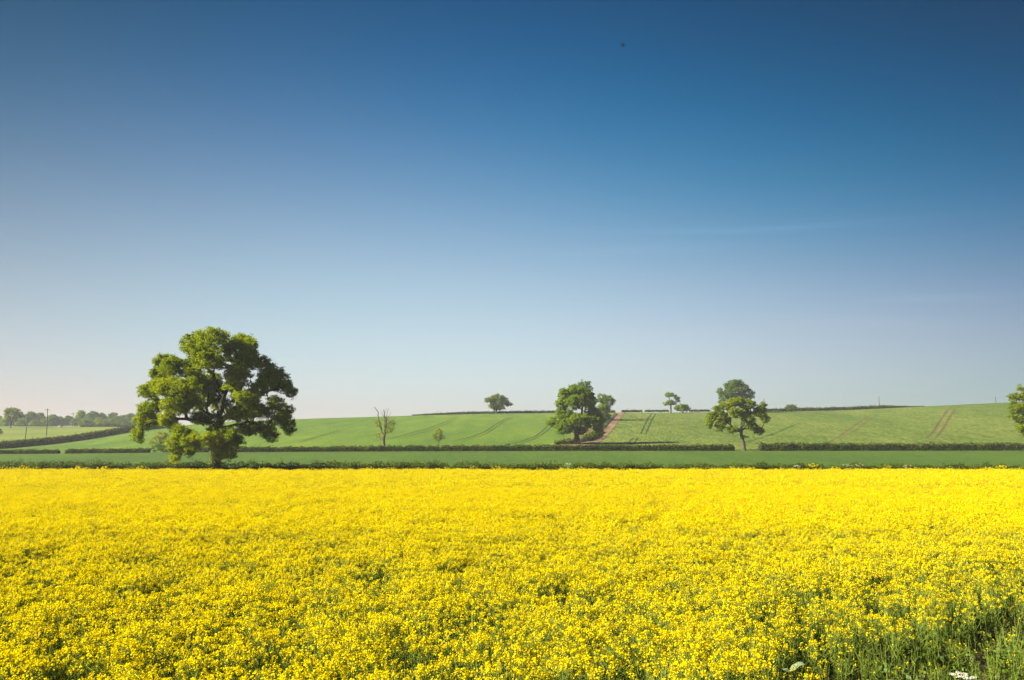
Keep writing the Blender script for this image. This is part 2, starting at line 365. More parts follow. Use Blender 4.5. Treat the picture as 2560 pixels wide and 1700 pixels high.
def ribbon(name, pts, half, mat, dz, label, n=60, kind='structure', taper=False):
    """a strip laid on the ground along world points"""
    P = np.array(pts); d = np.r_[0, np.cumsum(np.linalg.norm(np.diff(P[:, :2], axis=0), axis=1))]
    s = np.linspace(0, d[-1], n); x = np.interp(s, d, P[:, 0]); y = np.interp(s, d, P[:, 1])
    if n > 12:
        k = np.hanning(7); k /= k.sum(); x[3:-3] = np.convolve(x, k, 'valid'); y[3:-3] = np.convolve(y, k, 'valid')
    tx, ty = np.gradient(x), np.gradient(y); l = np.hypot(tx, ty); nx, ny = ty / l, -tx / l
    wv = half * (0.8 + 0.5 * np.array([mnoise.noise((a * 0.13, b * 0.13, half)) for a, b in zip(x, y)]))
    if taper: wv = wv * np.interp(np.linspace(0, 1, n), [0, 0.15, 0.85, 1], [0.35, 1, 1, 0.35])
    rows = []
    for q in (-1, -0.33, 0.33, 1):
        X = x + nx * wv * q; Y = y + ny * wv * q
        rows.append(np.stack([X, Y, zt(X, Y) + dz], -1))
    V = np.stack(rows, 1).reshape(-1, 3)
    i = np.arange(n - 1)[:, None] * 4 + np.arange(3)[None, :]
    Fq = np.stack([i, i + 4, i + 5, i + 1], -1).reshape(-1, 4)
    o = mesh_obj(name, mesh_np(name, V, Fq, smooth=True), mat)
    return tag(o, label, kind=kind)

# dirt track sheet
tk = patch('dirt_track', CV(237.5), CV(492.0), lambda Y: trl(Y) + 0.0008 * math.sin(Y * 0.7), lambda Y: trr(Y) + 0.0009 * math.sin(Y * 0.9 + 1), 14, 160, MAT_TRACK, dz=0.09)
tag(tk, 'bare reddish brown dirt track climbing the hill', kind='structure')

TRAMS = [
 ([(968,1099),(1026,1082.5),(1073,1071),(1108,1057),(1143,1043)], MAT_TRAM, 'tractor line curving up the left hill right of the dead tree', .34),
 ([(1010,1092),(1076,1076),(1112,1062),(1150,1045)], MAT_TRAM, 'fainter twin of the tractor line beside the dead tree', .22),
 ([(1120,1106),(1150,1099),(1189,1089),(1215,1078),(1233,1065),(1250,1055),(1272,1043)], MAT_TRAM, 'tractor line below the round skyline oak, left of its pair', .34),
 ([(1160,1100),(1200,1091),(1219,1082),(1240,1068),(1257,1057),(1283,1042)], MAT_TRAM, 'tractor line below the round skyline oak, right of its pair', .24),
 ([(1275,1111),(1310,1101),(1338,1091),(1357,1077),(1370,1064)], MAT_TRAM, 'tractor line left of the middle oak, outer of its pair', .32),
 ([(1300,1110),(1335,1098),(1354,1087),(1370,1075),(1383,1061)], MAT_TRAM, 'tractor line left of the middle oak, nearer to it', .24),
 ([(745,1107),(790,1093),(830,1081),(870,1073)], MAT_TRAM, 'faint tractor line between the big oak and the dead tree', .2),
 ([(225,1119),(271,1111),(322,1102.5),(350,1097)], MAT_TRAM, 'faint tractor line left of the big oak', .3),
 ([(1629,1033.5),(1619,1049),(1611,1063),(1602,1085)], MAT_TRAM, 'dark tractor line right of the dirt track, left of its pair', .36),
 ([(1640,1033.5),(1630,1049),(1622,1067),(1614,1086)], MAT_TRAM, 'dark tractor line right of the dirt track, right of its pair', .36),
 ([(1583,1095),(1577,1100),(1570,1110)], MAT_TRAM, 'short tractor line in the shade strip, left one', .34),
 ([(1595,1095),(1590,1101),(1584,1110)], MAT_TRAM, 'short tractor line in the shade strip, right one', .34),
 ([(1862,1107),(1925,1088),(1985,1063),(2012,1054)], MAT_TRAM, 'faint slanting tractor line right of the right hand oak', .26),
 ([(2071,1106),(2097,1092),(2145,1057),(2178,1037)], MAT_TRAMB, 'tractor line on the right hill below the bare pole, left of its pair', .36),
 ([(2098,1098),(2141,1073),(2196,1034)], MAT_TRAMB, 'tractor line on the right hill below the bare pole, right of its pair', .24),
 ([(2313,1097),(2331,1082),(2352,1049),(2367,1027),(2384,1013)], MAT_TRAMB, 'reddish tractor line on the far right hill, left of its pair', .42),
 ([(2337,1098),(2357,1073),(2374,1043),(2391,1019)], MAT_TRAMB, 'reddish tractor line on the far right hill, right of its pair', .42),
]
for pts, mt, lb, hw in TRAMS:
    ribbon('tractor_line', [hit(*p, y0=238) for p in pts], hw * 1.15, mt, 0.05, lb, n=50, taper=True)
ribbon('bare_soil_edge', [(uu(p) * (Y - 4), Y - 4, 0) for (p, _), Y in zip([d for d in DH[3:9]], DHY[3:9])], 1.1, MAT_TRACK, 0.07, 'thin strip of bare reddish soil along the foot of the slanting hedge', n=40)

# ------------------------------------------------------------------ trees
def ivy_leaves(P, r, n, rg, size=0.16):
    i = rg.integers(0, len(P) - 1, n); t = rg.random(n)[:, None]
    c = P[i] * (1 - t) + P[i + 1] * t
    rr = r[i] * (1 - t[:, 0]) + r[i + 1] * t[:, 0]
    th = rg.random(n) * 6.283
    c = c + np.stack([np.cos(th) * rr * 1.15, np.sin(th) * rr * 1.15, rg.normal(size=n) * .05], -1)
    return c

def make_tree(name, label, cat, base, Y, blobs, fork_row, trunk_w, seed, leafmat, barkmat, group=None,
              clump_px=14.0, leaves=70, leaf_px=2.6, density=1.0, depth_k=0.85, lean=0, ivy=0, trunk_pts=None,
              ground=None, holes=(), limbs=(), rbr=1.0, flat=0.62, shell=0.45, cnoise=0.0):
    """blobs: crown lobes (px, row, rx, ry[, depth offset in metres]); everything turned into metres at distance Y"""
    rg = np.random.default_rng(seed)
    k = mpp(Y) / math.cos(PITCH)
    bx, brow = base
    P0 = at(bx, brow, Y)
    if ground is not False: P0[2] = float(zt(P0[0], P0[1])) - 0.05
    def W(px, row, dy=0.0):
        p = at(px, row, Y); return np.array([p[0] - P0[0], dy, p[2] - P0[2]])
    root = empty(name, P0); tag(root, label, cat, group)
    fork = W(bx + lean, fork_row)
    rt = trunk_w * k / 2
    # clumps
    cl, cr = [], []
    for bl in blobs:
        px, row, rx, ry = bl[:4]; dy = bl[4] if len(bl) > 4 else None
        c = W(px, row, 0 if dy is None else dy)
        a = np.array([rx * k, rx * k * depth_k, ry * k])
        n = max(3, int(density * 0.9 * rx * ry / clump_px ** 2 * 3.4 * max(0.5, (rx / clump_px) ** 0.35)))
        d = rg.normal(size=(n, 3)); d /= np.linalg.norm(d, axis=1)[:, None]
        rad = shell + (1 - shell) * rg.random(n) ** 0.6
        p = c + d * rad[:, None] * a * 0.92
        cl.append(p); cr.append(np.full(n, clump_px * k) * rg.uniform(0.7, 1.25, n))
    cl = np.concatenate(cl); cr = np.concatenate(cr)
    for hx, hr, hrad in holes:
        h = W(hx, hr); m = np.hypot(cl[:, 0] - h[0], cl[:, 2] - h[2]) > hrad * k
        cl, cr = cl[m], cr[m]
    keep = cl[:, 2] > 0.4
    cl, cr = cl[keep], cr[keep]
    # skeleton
    if trunk_pts is None:
        tp = [np.zeros(3), fork * 0.5 + np.array([rg.normal() * rt * .4, 0, 0]), fork]
    else: tp = [W(*q) for q in trunk_pts]
    nodes = []; par = []; rmin = []
    tp = np.array(tp)
    ss = np.linspace(0, len(tp) - 1, max(4, 3 * len(tp))); tpp = np.stack([np.interp(ss, range(len(tp)), tp[:, j]) for j in range(3)], -1)
    for i, p in enumerate(tpp): nodes.append(p); par.append(i - 1); rmin.append(rt * (1.35 if i == 0 else 1.0) * (1 - 0.28 * i / len(tpp)))
    top_i = len(nodes) - 1
    for lb in limbs:                       # hand set limbs: list of (px,row,dy), start fraction on trunk
        start = int(round(lb[0] * top_i)); prev = start; r0 = lb[1] * k
        pts = [nodes[start]] + [W(*q) for q in lb[2]]
        pts = np.array(pts); m = 4 * (len(pts) - 1) + 1
        s2 = np.linspace(0, len(pts) - 1, m); pp = np.stack([np.interp(s2, range(len(pts)), pts[:, j]) for j in range(3)], -1)
        pp[1:-1] += rg.normal(size=pp[1:-1].shape) * r0 * 0.35
        for i in range(1, m):
            nodes.append(pp[i]); par.append(prev); prev = len(nodes) - 1; rmin.append(r0 * (1 - 0.7 * i / m))
    order = np.argsort(np.linalg.norm(cl - fork, axis=1))
    NA = np.array(nodes); nfix = len(nodes)
    dist = [0.0 if i <= top_i else 0.4 * np.linalg.norm(NA[i] - NA[0]) for i in range(len(nodes))]
    size = np.linalg.norm(cl.max(0) - cl.min(0)) + 1e-6
    for ci in order:
        c = cl[ci]
        st = max(0, int(top_i * 0.75))
        A = np.array(nodes[st:]); D = np.linalg.norm(A - c, axis=1)
        up = np.maximum(0, A[:, 2] - c[2] - 0.1 * size) * 0.6
        cost = D + 0.28 * np.array(dist[st:]) + up
        b = st + int(np.argmin(cost))
        p = nodes[b]; seg = max(1, int(np.linalg.norm(c - p) / (clump_px * k * 1.6)))
        prev = b
        for q in range(1, seg + 1):
            t = q / seg; v = p * (1 - t) + c * t; v = v + np.array([0, 0, 1]) * math.sin(t * math.pi) * 0.07 * np.linalg.norm(c - p)
            if q < seg: v = v + rg.normal(size=3) * 0.09 * clump_px * k * 2
            nodes.append(v); par.append(prev); dist.append(dist[prev] + np.linalg.norm(v - nodes[prev])); rmin.append(0); prev = len(nodes) - 1
    n = len(nodes); cnt = np.zeros(n); ch = np.zeros(n)
    for p_ in par:
        if p_ >= 0: ch[p_] += 1
    cnt[ch == 0] = 1
    for i in range(n - 1, 0, -1): cnt[par[i]] += cnt[i] if par[i] >= 0 else 0
    r = rt * 0.80 * rbr * (cnt / cnt[0]) ** 0.52 + 0.012
    r = np.maximum(np.minimum(r, rt), np.array(rmin))
    NA = np.array(nodes); par = np.array(par)
    e = np.arange(1, n); pe = par[1:]
    trunk_e = e <= top_i
    # trunk as one flared tube, branches as frusta
    tv, tf = tube(tpp, r[:top_i + 1] * 1.0, 10)
    tn = tv.reshape(-1, 10, 3)
    tr = mesh_obj('trunk', mesh_np('trunk', tv, tf, smooth=True), barkmat, root)
    be = e[~trunk_e]; bp = pe[~trunk_e]
    r0 = np.minimum(r[bp], r[be] * 1.6)
    bv, bf = frusta(NA[bp], NA[be] + (NA[be] - NA[bp]) * 0.05, r0, r[be], 5)
    mesh_obj('branches', mesh_np('branches', bv, bf, smooth=True), barkmat, root)
    # leaves
    nl = np.maximum(6, (leaves * rg.uniform(0.6, 1.3, len(cl))).astype(int))
    ci = np.repeat(np.arange(len(cl)), nl)
    g = rg.normal(size=(len(ci), 3)); g /= np.linalg.norm(g, axis=1)[:, None]
    g *= (rg.random(len(ci)) ** 0.5)[:, None]
    g[:, 2] *= flat
    # sub-tufts make an irregular outline
    tuft = rg.normal(size=(len(cl), 6, 3)); tuft /= np.linalg.norm(tuft, axis=2)[:, :, None]
    ti = rg.integers(0, 6, len(ci))
    pos = cl[ci] + (g * 0.48 + tuft[ci, ti] * np.array([0.62, 0.62, 0.5]) * rg.uniform(.6, 1.15, (len(ci), 1))) * cr[ci][:, None]
    if ivy:
        iv = ivy_leaves(tpp, r[:top_i + 1] * 1.1, ivy, rg); pos = np.concatenate([pos, iv])
    sz = leaf_px * k * rg.uniform(0.65, 1.35, len(pos))
    lv, lf = leaf_quads(pos, sz, rg=rg)
    mesh_obj('crown', mesh_np('crown', lv, lf), leafmat, root)
    return root

# the big oak: lobes read off the photograph (px = 300 + x/3.92, row = 800 + y/3.92)
def q(x, y, rx, ry=None, dy=None):
    s = 3.92; t = (300 + x / s, 800 + y / s, rx / s, (ry or rx) / s)
    return t if dy is None else t + (dy,)
big = [q(800,830,80,60,0), q(830,780,70,55,-2), q(700,960,90,45,2), q(810,800,100,80,-4), q(750,870,100,60,-5), q(1180,640,110,70,-3), q(820,640,150,110,2), q(860,760,110,80,3), q(1000,610,100,80,4), q(700,520,130,80,0), q(1000,270,110,70,2), q(640,620,120,80,4), q(1050,480,110,80,4), q(820,190,150,90), q(700,190,90,75), q(960,180,170,90,-2), q(1150,210,150,100,1), q(1270,250,100,90), q(680,260,90,60),
       q(900,330,200,110,-4), q(1130,350,190,110,3), q(1000,430,200,100,-5), q(1250,400,150,120,0), q(1400,430,100,80),
       q(400,390,80,75), q(500,430,110,90), q(350,500,90,70), q(600,480,130,110,-3), q(420,560,130,80), q(740,560,180,90,5), q(620,400,120,70,3),
       q(1500,520,120,90), q(1400,560,140,110,3), q(1560,620,130,110,0), q(1660,680,100,90), q(1440,680,140,90,-3), q(1250,560,150,110,-4),
       q(280,700,110,80), q(420,680,140,90,-3), q(620,680,170,110,-5), q(820,700,160,110,-6), q(500,800,160,110,3), q(240,880,95,90), q(330,840,110,90),
       q(700,830,170,100,-5), q(880,820,110,80,4), q(1150,760,160,90,3), q(1330,780,150,100,-4), q(1520,800,110,80), q(1620,900,100,80), q(1420,900,160,90,-3),
       q(1240,930,150,90,-4), q(1120,880,120,80,4), q(230,1010,90,90), q(190,1130,75,75), q(330,990,100,70), q(560,960,110,90,-3), q(520,1040,70,50), q(740,950,150,80,3),
       q(1640,1010,85,80), q(1560,980,90,80), q(1660,1090,60,50), q(1400,1060,130,90), q(1480,1150,80,60), q(1250,1060,120,80), q(1160,1130,120,90,-5), q(1240,1200,90,80,-4),
       q(720,1110,110,90,-4), q(660,1220,100,100,-4), q(660,1340,75,55,-4), q(850,1190,130,90,-5), q(880,1080,110,60,3), q(1080,1230,110,80,-4), q(1190,1300,80,60,-4), q(1010,1160,90,70,-6), q(800,1270,90,70,-4), q(1060,1330,60,45,-3)]
bigholes = [(300 + a / 3.92, 800 + b / 3.92, c / 3.92 * 0.62) for a, b, c in
            [(1560,720,70),(1240,560,20),(940,520,42),(900,935,50),(1030,860,36),(520,570,30),(1500,640,26),(1130,640,36),(960,640,28),(1350,900,28),(660,970,30),(1420,1010,30),(1560,1060,40),(400,1060,46),(1000,340,22),(780,290,24),(1060,760,30)]]
def w2(*pts): return [(300 + a / 3.92, 800 + b / 3.92, d) for a, b, d in pts]
make_tree('oak_tree', 'largest oak, broad bright green crown on an ivy dark trunk beside the rape field', 'oak', (538, 1172), 115, big, 1050, 26, 11, MAT_OAK, MAT_BARK_IVY,
          clump_px=10.5, leaves=105, leaf_px=2.85, density=2.3, ivy=1000, shell=0.2, holes=bigholes,
          trunk_pts=[(538, 1176, 0), (539, 1130, 0), (545, 1085, 0), (548, 1055, 0)],
          limbs=[(1.0, 8, w2((1000, 850, 0), (990, 760, 1), (1060, 660, 0), (1110, 560, -1), (1130, 400, 0))),
                 (1.0, 6.5, w2((1090, 940, -1), (1200, 900, -2), (1380, 740, -2), (1560, 680, -1))),
                 (1.0, 6, w2((920, 960, 1), (800, 900, 1), (620, 780, 1), (420, 640, 0))),
                 (0.9, 5, w2((880, 990, -1), (700, 980, -2), (480, 960, -2), (300, 1040, -2))),
                 (1.0, 5.5, w2((1010, 720, 0), (960, 540, -2), (840, 400, -2), (700, 260, -1))),
                 (0.85, 4.5, w2((1120, 1030, -1), (1300, 1010, -2), (1480, 1050, -2))),
                 (0.95, 4.5, w2((1010, 900, 4), (1100, 750, 6), (1250, 600, 6))),
                 (0.5, 3.5, w2((850, 1150, -3), (700, 1200, -4), (640, 1300, -4))),
                 (0.45, 3.5, w2((1080, 1180, -3), (1180, 1240, -4)))])

def z4(x0, y0, s):
    return lambda x, y, rx, ry=None, dy=None: ((x0 + x / s, y0 + y / s, rx / s, (ry or rx) / s) if dy is None else (x0 + x / s, y0 + y / s, rx / s, (ry or rx) / s, dy))
c4 = z4(1200, 930, 4.722); c5 = z4(1650, 930, 4.722); c6 = z4(2060, 930, 4.722); c1 = z4(0, 980, 5.9); c3 = z4(700, 980, 4.293)

# middle oak beside the track and the two trees behind it
make_tree('oak_tree', 'tall oak growing at the foot of the reddish dirt track', 'oak', (1441, 1110), 262,
          [c4(1130,210,110,70), c4(1000,260,90,70), c4(1230,260,110,80), c4(960,380,80,80), c4(1110,360,120,90,-2), c4(1290,350,90,80), c4(1000,500,120,90), c4(1160,560,120,80,-3),
           c4(1000,640,130,90,-2), c4(870,590,70,50), c4(1340,480,110,70), c4(1180,680,100,60,2), c4(1310,590,110,80,-2), c4(1410,570,80,70), c4(1400,660,70,60), c4(820,600,40,30), c4(960,700,60,40)],
          1078, 12, 21, MAT_ASH, MAT_BARK_IVY, clump_px=7, leaves=66, leaf_px=2.7, density=2.6, ivy=300, holes=[(1200+1250/4.722, 930+430/4.722, 9), (1200+1330/4.722, 930+640/4.722, 4)],
          limbs=[(1.0, 4, [(1452, 1055, 0), (1456, 1025, 0), (1457, 1000, 0)]), (1.0, 3.2, [(1430, 1060, 0), (1415, 1030, 0)]), (1.0, 3, [(1465, 1065, 1), (1490, 1045, 1)])])
make_tree('tree', 'rounded treetop rising behind the tall oak by the track', 'tree', (1462, 1050), 400,
          [c4(1230,150,90,50), c4(1250,210,95,60), c4(1220,300,90,80), c4(1280,380,80,70)], 1025, 7, 22, MAT_SYC, MAT_BARK, clump_px=6, leaves=55, leaf_px=2.2, density=1.8)
make_tree('tree', 'tree leaning out right of the tall oak above the dirt track', 'tree', (1510, 1048), 392,
          [c4(1430,310,70,60), c4(1500,330,80,60), c4(1560,350,45,35), c4(1460,420,90,70), c4(1500,400,60,60), c4(1440,500,80,60), c4(1490,520,50,40)], 1035, 7, 23, MAT_ASH, MAT_BARK,
          clump_px=6, leaves=52, leaf_px=2.2, density=1.7, holes=[(1200+1540/4.722, 930+430/4.722, 5)])
# right oak in the hedge gap, and the dome tree behind
make_tree('oak_tree', 'oak standing in the hedge gap on the right, with a clear stout trunk', 'oak', (1861, 1127), 238,
          [c5(900,350,120,55), c5(780,400,90,60), c5(1030,380,110,60), c5(1210,400,55,40), c5(1180,470,90,70), c5(680,440,60,50), c5(620,520,70,60), c5(580,620,40,55), c5(600,560,50,50), c5(720,520,80,60),
           c5(870,480,100,60,-3), c5(1030,480,100,60,2), c5(1240,550,50,60), c5(720,620,70,50), c5(800,560,80,50,3), c5(700,680,40,30), c5(860,680,80,40), c5(1080,640,80,50), c5(1150,690,60,40), c5(1190,700,40,40), c5(1010,560,80,50,-3), c5(1000,770,36,14)],
          1090, 9, 31, MAT_OAK, MAT_BARK, clump_px=6.3, leaves=62, leaf_px=2.5, density=2.5, trunk_pts=[(1861, 1127, 0), (1859, 1108, 0), (1853, 1086, 0), (1853, 1072, 0)],
          limbs=[(1.0, 3.4, [(1858, 1060, 0), (1868, 1045, 0), (1878, 1030, 0)]), (0.9, 2.6, [(1840, 1075, 0), (1825, 1062, 0), (1812, 1050, 0)]), (1.0, 2.6, [(1855, 1050, 0), (1856, 1030, 0)]), (0.95, 2.2, [(1885, 1058, 0), (1905, 1070, 0)])])
make_tree('tree', 'dark dome shaped tree on the skyline behind the right hand oak', 'tree', (1838, 1030), 462,
          [c5(890,130,110,45), c5(830,180,90,60), c5(960,190,90,60), c5(720,230,50,40), c5(880,230,140,70), c5(1040,250,80,55), c5(760,290,70,60), c5(900,310,120,60), c5(1060,300,60,40), c5(720,340,40,30)],
          1008, 7, 32, MAT_SYC, MAT_BARK, clump_px=6, leaves=60, leaf_px=2.2, density=2.0, holes=[(1837, 981, 2)])
# skyline trees
make_tree('oak_tree', 'round spreading oak alone on the left part of the skyline hedge', 'oak', (1242, 1031), 478,
          [c4(210,300,90,40), c4(130,330,80,40), c4(290,350,60,45), c4(200,370,90,50), c4(340,380,55,25), c4(160,400,60,40), c4(240,420,60,30), c4(85,330,35,18), c4(200,440,50,20)],
          1023, 5, 41, MAT_OLIVE, MAT_BARK, clump_px=5, leaves=55, leaf_px=2.1, density=2.0)
make_tree('tree', 'small open tree in two tiers on the skyline right of the track', 'tree', (1677, 1030), 472,
          [c5(110,270,55,38), c5(200,300,42,32), c5(120,360,60,28), c5(60,375,38,20), c5(215,340,25,18), c5(160,375,40,20)], 1014, 4.5, 42, MAT_ASH, MAT_BARK,
          clump_px=4.2, leaves=50, leaf_px=2.0, density=1.6, limbs=[(1.0, 1.6, [(1675, 1005, 0), (1673, 990, 0)]), (1.0, 1.3, [(1684, 1008, 0), (1692, 998, 0)])])
make_tree('bush', 'low dome shaped bush right of the two tiered skyline tree', 'bush', (1706, 1031), 470,
          [c5(265,410,75,32), c5(210,430,45,25), c5(320,430,40,25), c5(265,440,80,25)], 1026, 3, 43, MAT_ASH, MAT_BARK, clump_px=4, leaves=55, leaf_px=2.0, density=1.8)
make_tree('bush', 'pale olive bush in the skyline hedge right of the right hand oak', 'bush', (1980, 1029), 474,
          [c5(1550,410,60,22), c5(1600,430,45,20), c5(1510,425,35,18)], 1024, 3, 44, MAT_OLIVE, MAT_BARK, clump_px=4, leaves=55, leaf_px=2.0, density=1.8)
# right edge tree
make_tree('oak_tree', 'bright green oak cut off by the right edge of the photo', 'oak', (2612, 1131), 206,
          [c6(2330,190,50,50), c6(2270,290,90,50), c6(2220,330,50,45), c6(2300,420,120,70), c6(2230,440,60,30), c6(2250,520,80,45), c6(2350,560,90,70), c6(2330,660,60,60), c6(2350,300,70,60),
           (2610, 980, 45, 40), (2650, 1020, 45, 45), (2600, 1030, 45, 45), (2590, 1070, 45, 32), (2640, 1080, 45, 35)],
          1090, 12, 51, MAT_OAK, MAT_BARK, clump_px=7, leaves=60, leaf_px=2.6, density=1.7)
# dead tree with a young leafy shoot mass
DT = (958, 1116)
make_tree('dead_tree', 'half dead tree with two bare forked stems rising from the middle hedge', 'tree', DT, 238,
          [c3(1190,350,55,50), c3(1220,330,35,25), c3(1160,410,50,40), c3(1050,340,45,50), c3(1200,410,30,25), c3(1040,450,50,22), c3(1060,490,35,18), c3(1160,300,25,22), c3(1075,545,16,10)],
          1094, 7.5, 61, MAT_PALE, MAT_BARK_PALE, clump_px=4.2, leaves=15, leaf_px=1.4, density=1.6, rbr=0.42,
          trunk_pts=[(960, 1116, 0), (959, 1103, 0), (960, 1094, 0), (962, 1086, 0)],
          limbs=[(1.0, .7, [(962, 1050, 0), (957, 1034, 1), (951, 1026, 1)]), (1.0, .7, [(967, 1050, 0), (974, 1036, 0), (980, 1028, -1)]), (0.9, .6, [(950, 1070, 0), (940, 1056, 0), (932, 1046, 0)]), (1.0, .6, [(968, 1060, 0), (982, 1050, 0), (990, 1044, 0)]), (1.0, .5, [(960, 1040, 0), (963, 1026, 1), (966, 1019, 1)]), (0.85, 2.0, [(955, 1078, 0), (949, 1062, 0), (946, 1042, 0), (943, 1026, 0), (935, 1018, 0)]),
                 (1.0, 2.3, [(963, 1068, 0), (965, 1050, 0), (962, 1036, 0), (960, 1024, 0)]),
                 (0.95, 1.0, [(964, 1060, 1), (958, 1042, 1), (950, 1032, 1)]), (1.0, 1.1, [(966, 1045, 0), (968, 1030, 0), (972, 1021, 0)]),
                 (1.0, .9, [(975, 1072, 0), (990, 1070, 0)])])
make_tree('sapling', 'small pale leaved sapling rising from the middle hedge right of the dead tree', 'sapling', (1097, 1116), 238,
          [c3(1700,430,50,35), c3(1660,470,30,35), c3(1740,470,32,35), c3(1700,500,40,25), c3(1710,400,25,15)], 1104, 2.6, 62, MAT_PALE, MAT_BARK_PALE, clump_px=4.0, leaves=26, leaf_px=1.6, density=1.5, rbr=0.8)
# thicket seen under the big oak's left side
make_tree('bush', 'tall pale twiggy thorn bush seen under the left of the largest oak', 'bush', (402, 1134), 240,
          [(404, 1088, 18, 12), (392, 1100, 20, 12), (418, 1098, 14, 12), (380, 1106, 10, 7)], 1118, 3, 63, MAT_PALE, MAT_BARK_PALE, clump_px=5, leaves=22, leaf_px=1.7, density=1.5)
make_tree('bush', 'low dark green bush in the middle hedge behind the largest oak', 'bush', (408, 1136), 238,
          [(395, 1119, 22, 9), (425, 1120, 22, 9), (380, 1124, 10, 6), (445, 1123, 14, 7)], 1128, 3, 64, MAT_SYC, MAT_BARK, clump_px=5, leaves=50, leaf_px=1.9)
# left
make_tree('oak_tree', 'dark rounded oak at the far left edge of the hazy wood', 'oak', (27, 1066), 575,
          [c1(180,270,100,50), c1(110,310,55,60), c1(250,310,70,50), c1(180,330,90,50), c1(310,340,45,45), c1(120,390,50,40), c1(200,400,60,40), c1(240,410,40,40), c1(90,350,35,40)],
          1056, 4, 71, MAT_OLIVE, MAT_BARK, clump_px=5, leaves=55, leaf_px=2.0, density=1.8, holes=[(23.5, 1055, 2)])
make_tree('tree', 'tree mostly beyond the left edge whose branch tips poke in by the slanting hedge', 'tree', (-30, 1120), 290,
          [(-30, 1075, 28, 18), (-12, 1080, 17, 10), (-45, 1085, 20, 16)], 1100, 5, 72, MAT_SYC, MAT_BARK, clump_px=5, leaves=44, leaf_px=2)

# the hazy wood: each tree its own
WOOD = [ # px, top row, half width, distance, material, label
 (-52, 1040, 26, 730, 1, 'hazy wood tree beyond the left edge of the photo'),
 (-8, 1038, 18, 735, 1, 'low blue green wood tree at the very left edge'),
 (14, 1044, 14, 705, 2, 'low pale wood tree left of the dark rounded oak trunk'),
 (36, 1040, 16, 715, 0, 'low hazy wood tree right of the dark rounded oak trunk'),
 (62, 1034, 15, 720, 0, 'hazy wood tree just right of the dark rounded oak'),
 (78, 1028, 16, 735, 1, 'taller hazy wood tree left of the tallest utility pole'),
 (98, 1030, 15, 745, 2, 'pale bare topped wood tree behind the tallest utility pole'),
 (55, 1046, 12, 700, 2, 'pale low wood bush right of the dark rounded oak'),
 (88, 1050, 14, 695, 2, 'pale low wood bush below the tallest pole on its left'),
 (132, 1036, 19, 705, 3, 'darkest blue green rounded wood tree right of the tallest pole'),
 (152, 1041, 14, 712, 3, 'dark wood tree behind the short pole'),
 (112, 1047, 10, 696, 2, 'small pale wood tree at the foot of the tallest pole'),
 (172, 1038, 14, 720, 0, 'mid green wood tree behind the second tall pole'),
 (203, 1024, 13, 745, 2, 'thin see through pale wood tree, highest in the middle of the wood'),
 (190, 1044, 13, 700, 0, 'low green wood tree right of the second tall pole'),
 (214, 1046, 16, 696, 3, 'low dark rounded wood tree above the far field hedge'),
 (232, 1026, 17, 735, 0, 'broad green wood tree, tallest rounded crown of the wood'),
 (256, 1031, 14, 738, 0, 'green wood tree right of the tallest rounded crown'),
 (284, 1030, 16, 735, 3, 'rounded blue green wood tree between the broad crown and the oak'),
 (248, 1042, 12, 705, 4, 'brownish wood tree in front of the green ones'),
 (258, 1049, 14, 694, 2, 'pale yellow green wood bush above the right of the far field hedge'),
 (290, 1040, 14, 708, 0, 'bright green wood tree left of the largest oak crown'),
 (308, 1036, 9, 740, 0, 'narrow wood tree near the left tip of the largest oak'),
 (328, 1032, 16, 735, 0, 'pale green wood tree touching the left of the largest oak'),
 (305, 1048, 14, 698, 3, 'low dark wood tree left of the largest oak'),
 (345, 1036, 16, 735, 0, 'wood tree seen through the left leaves of the largest oak'),
 (372, 1040, 18, 738, 0, 'wood tree behind the left half of the largest oak'),
 (340, 1050, 16, 700, 3, 'low wood tree behind the left tip of the largest oak'),
 (400, 1046, 18, 735, 0, 'last wood tree hidden behind the largest oak'),
]
WM = [MAT_WOOD, MAT_WOOD, MAT_ASH, MAT_SYC, MAT_OLIVE]
for i, (px, top, hw, Y, mi, lb) in enumerate(WOOD):
    hw *= 1.18; rg0 = random.Random(100 + i); base = 1068; h = base - top
    bl = [(px, top + 0.30 * h, hw * 0.75, h * 0.28), (px - hw * 0.45, top + 0.52 * h, hw * 0.6, h * 0.28), (px + hw * 0.45, top + 0.5 * h, hw * 0.6, h * 0.28),
          (px + rg0.uniform(-3, 3), top + 0.7 * h, hw * 0.95, h * 0.26), (px + rg0.uniform(-4, 4), top + 0.18 * h, hw * 0.35, h * 0.16)]
    make_tree('woodland_tree', lb, 'tree', (px, base), Y, bl, top + 0.75 * h, 2.2, 200 + i, WM[mi], MAT_BARK, group='trees of the hazy far wood',
              clump_px=3.6 if mi != 2 else 3.2, leaves=42 if i != 11 else 14, leaf_px=2.0, density=1.5)

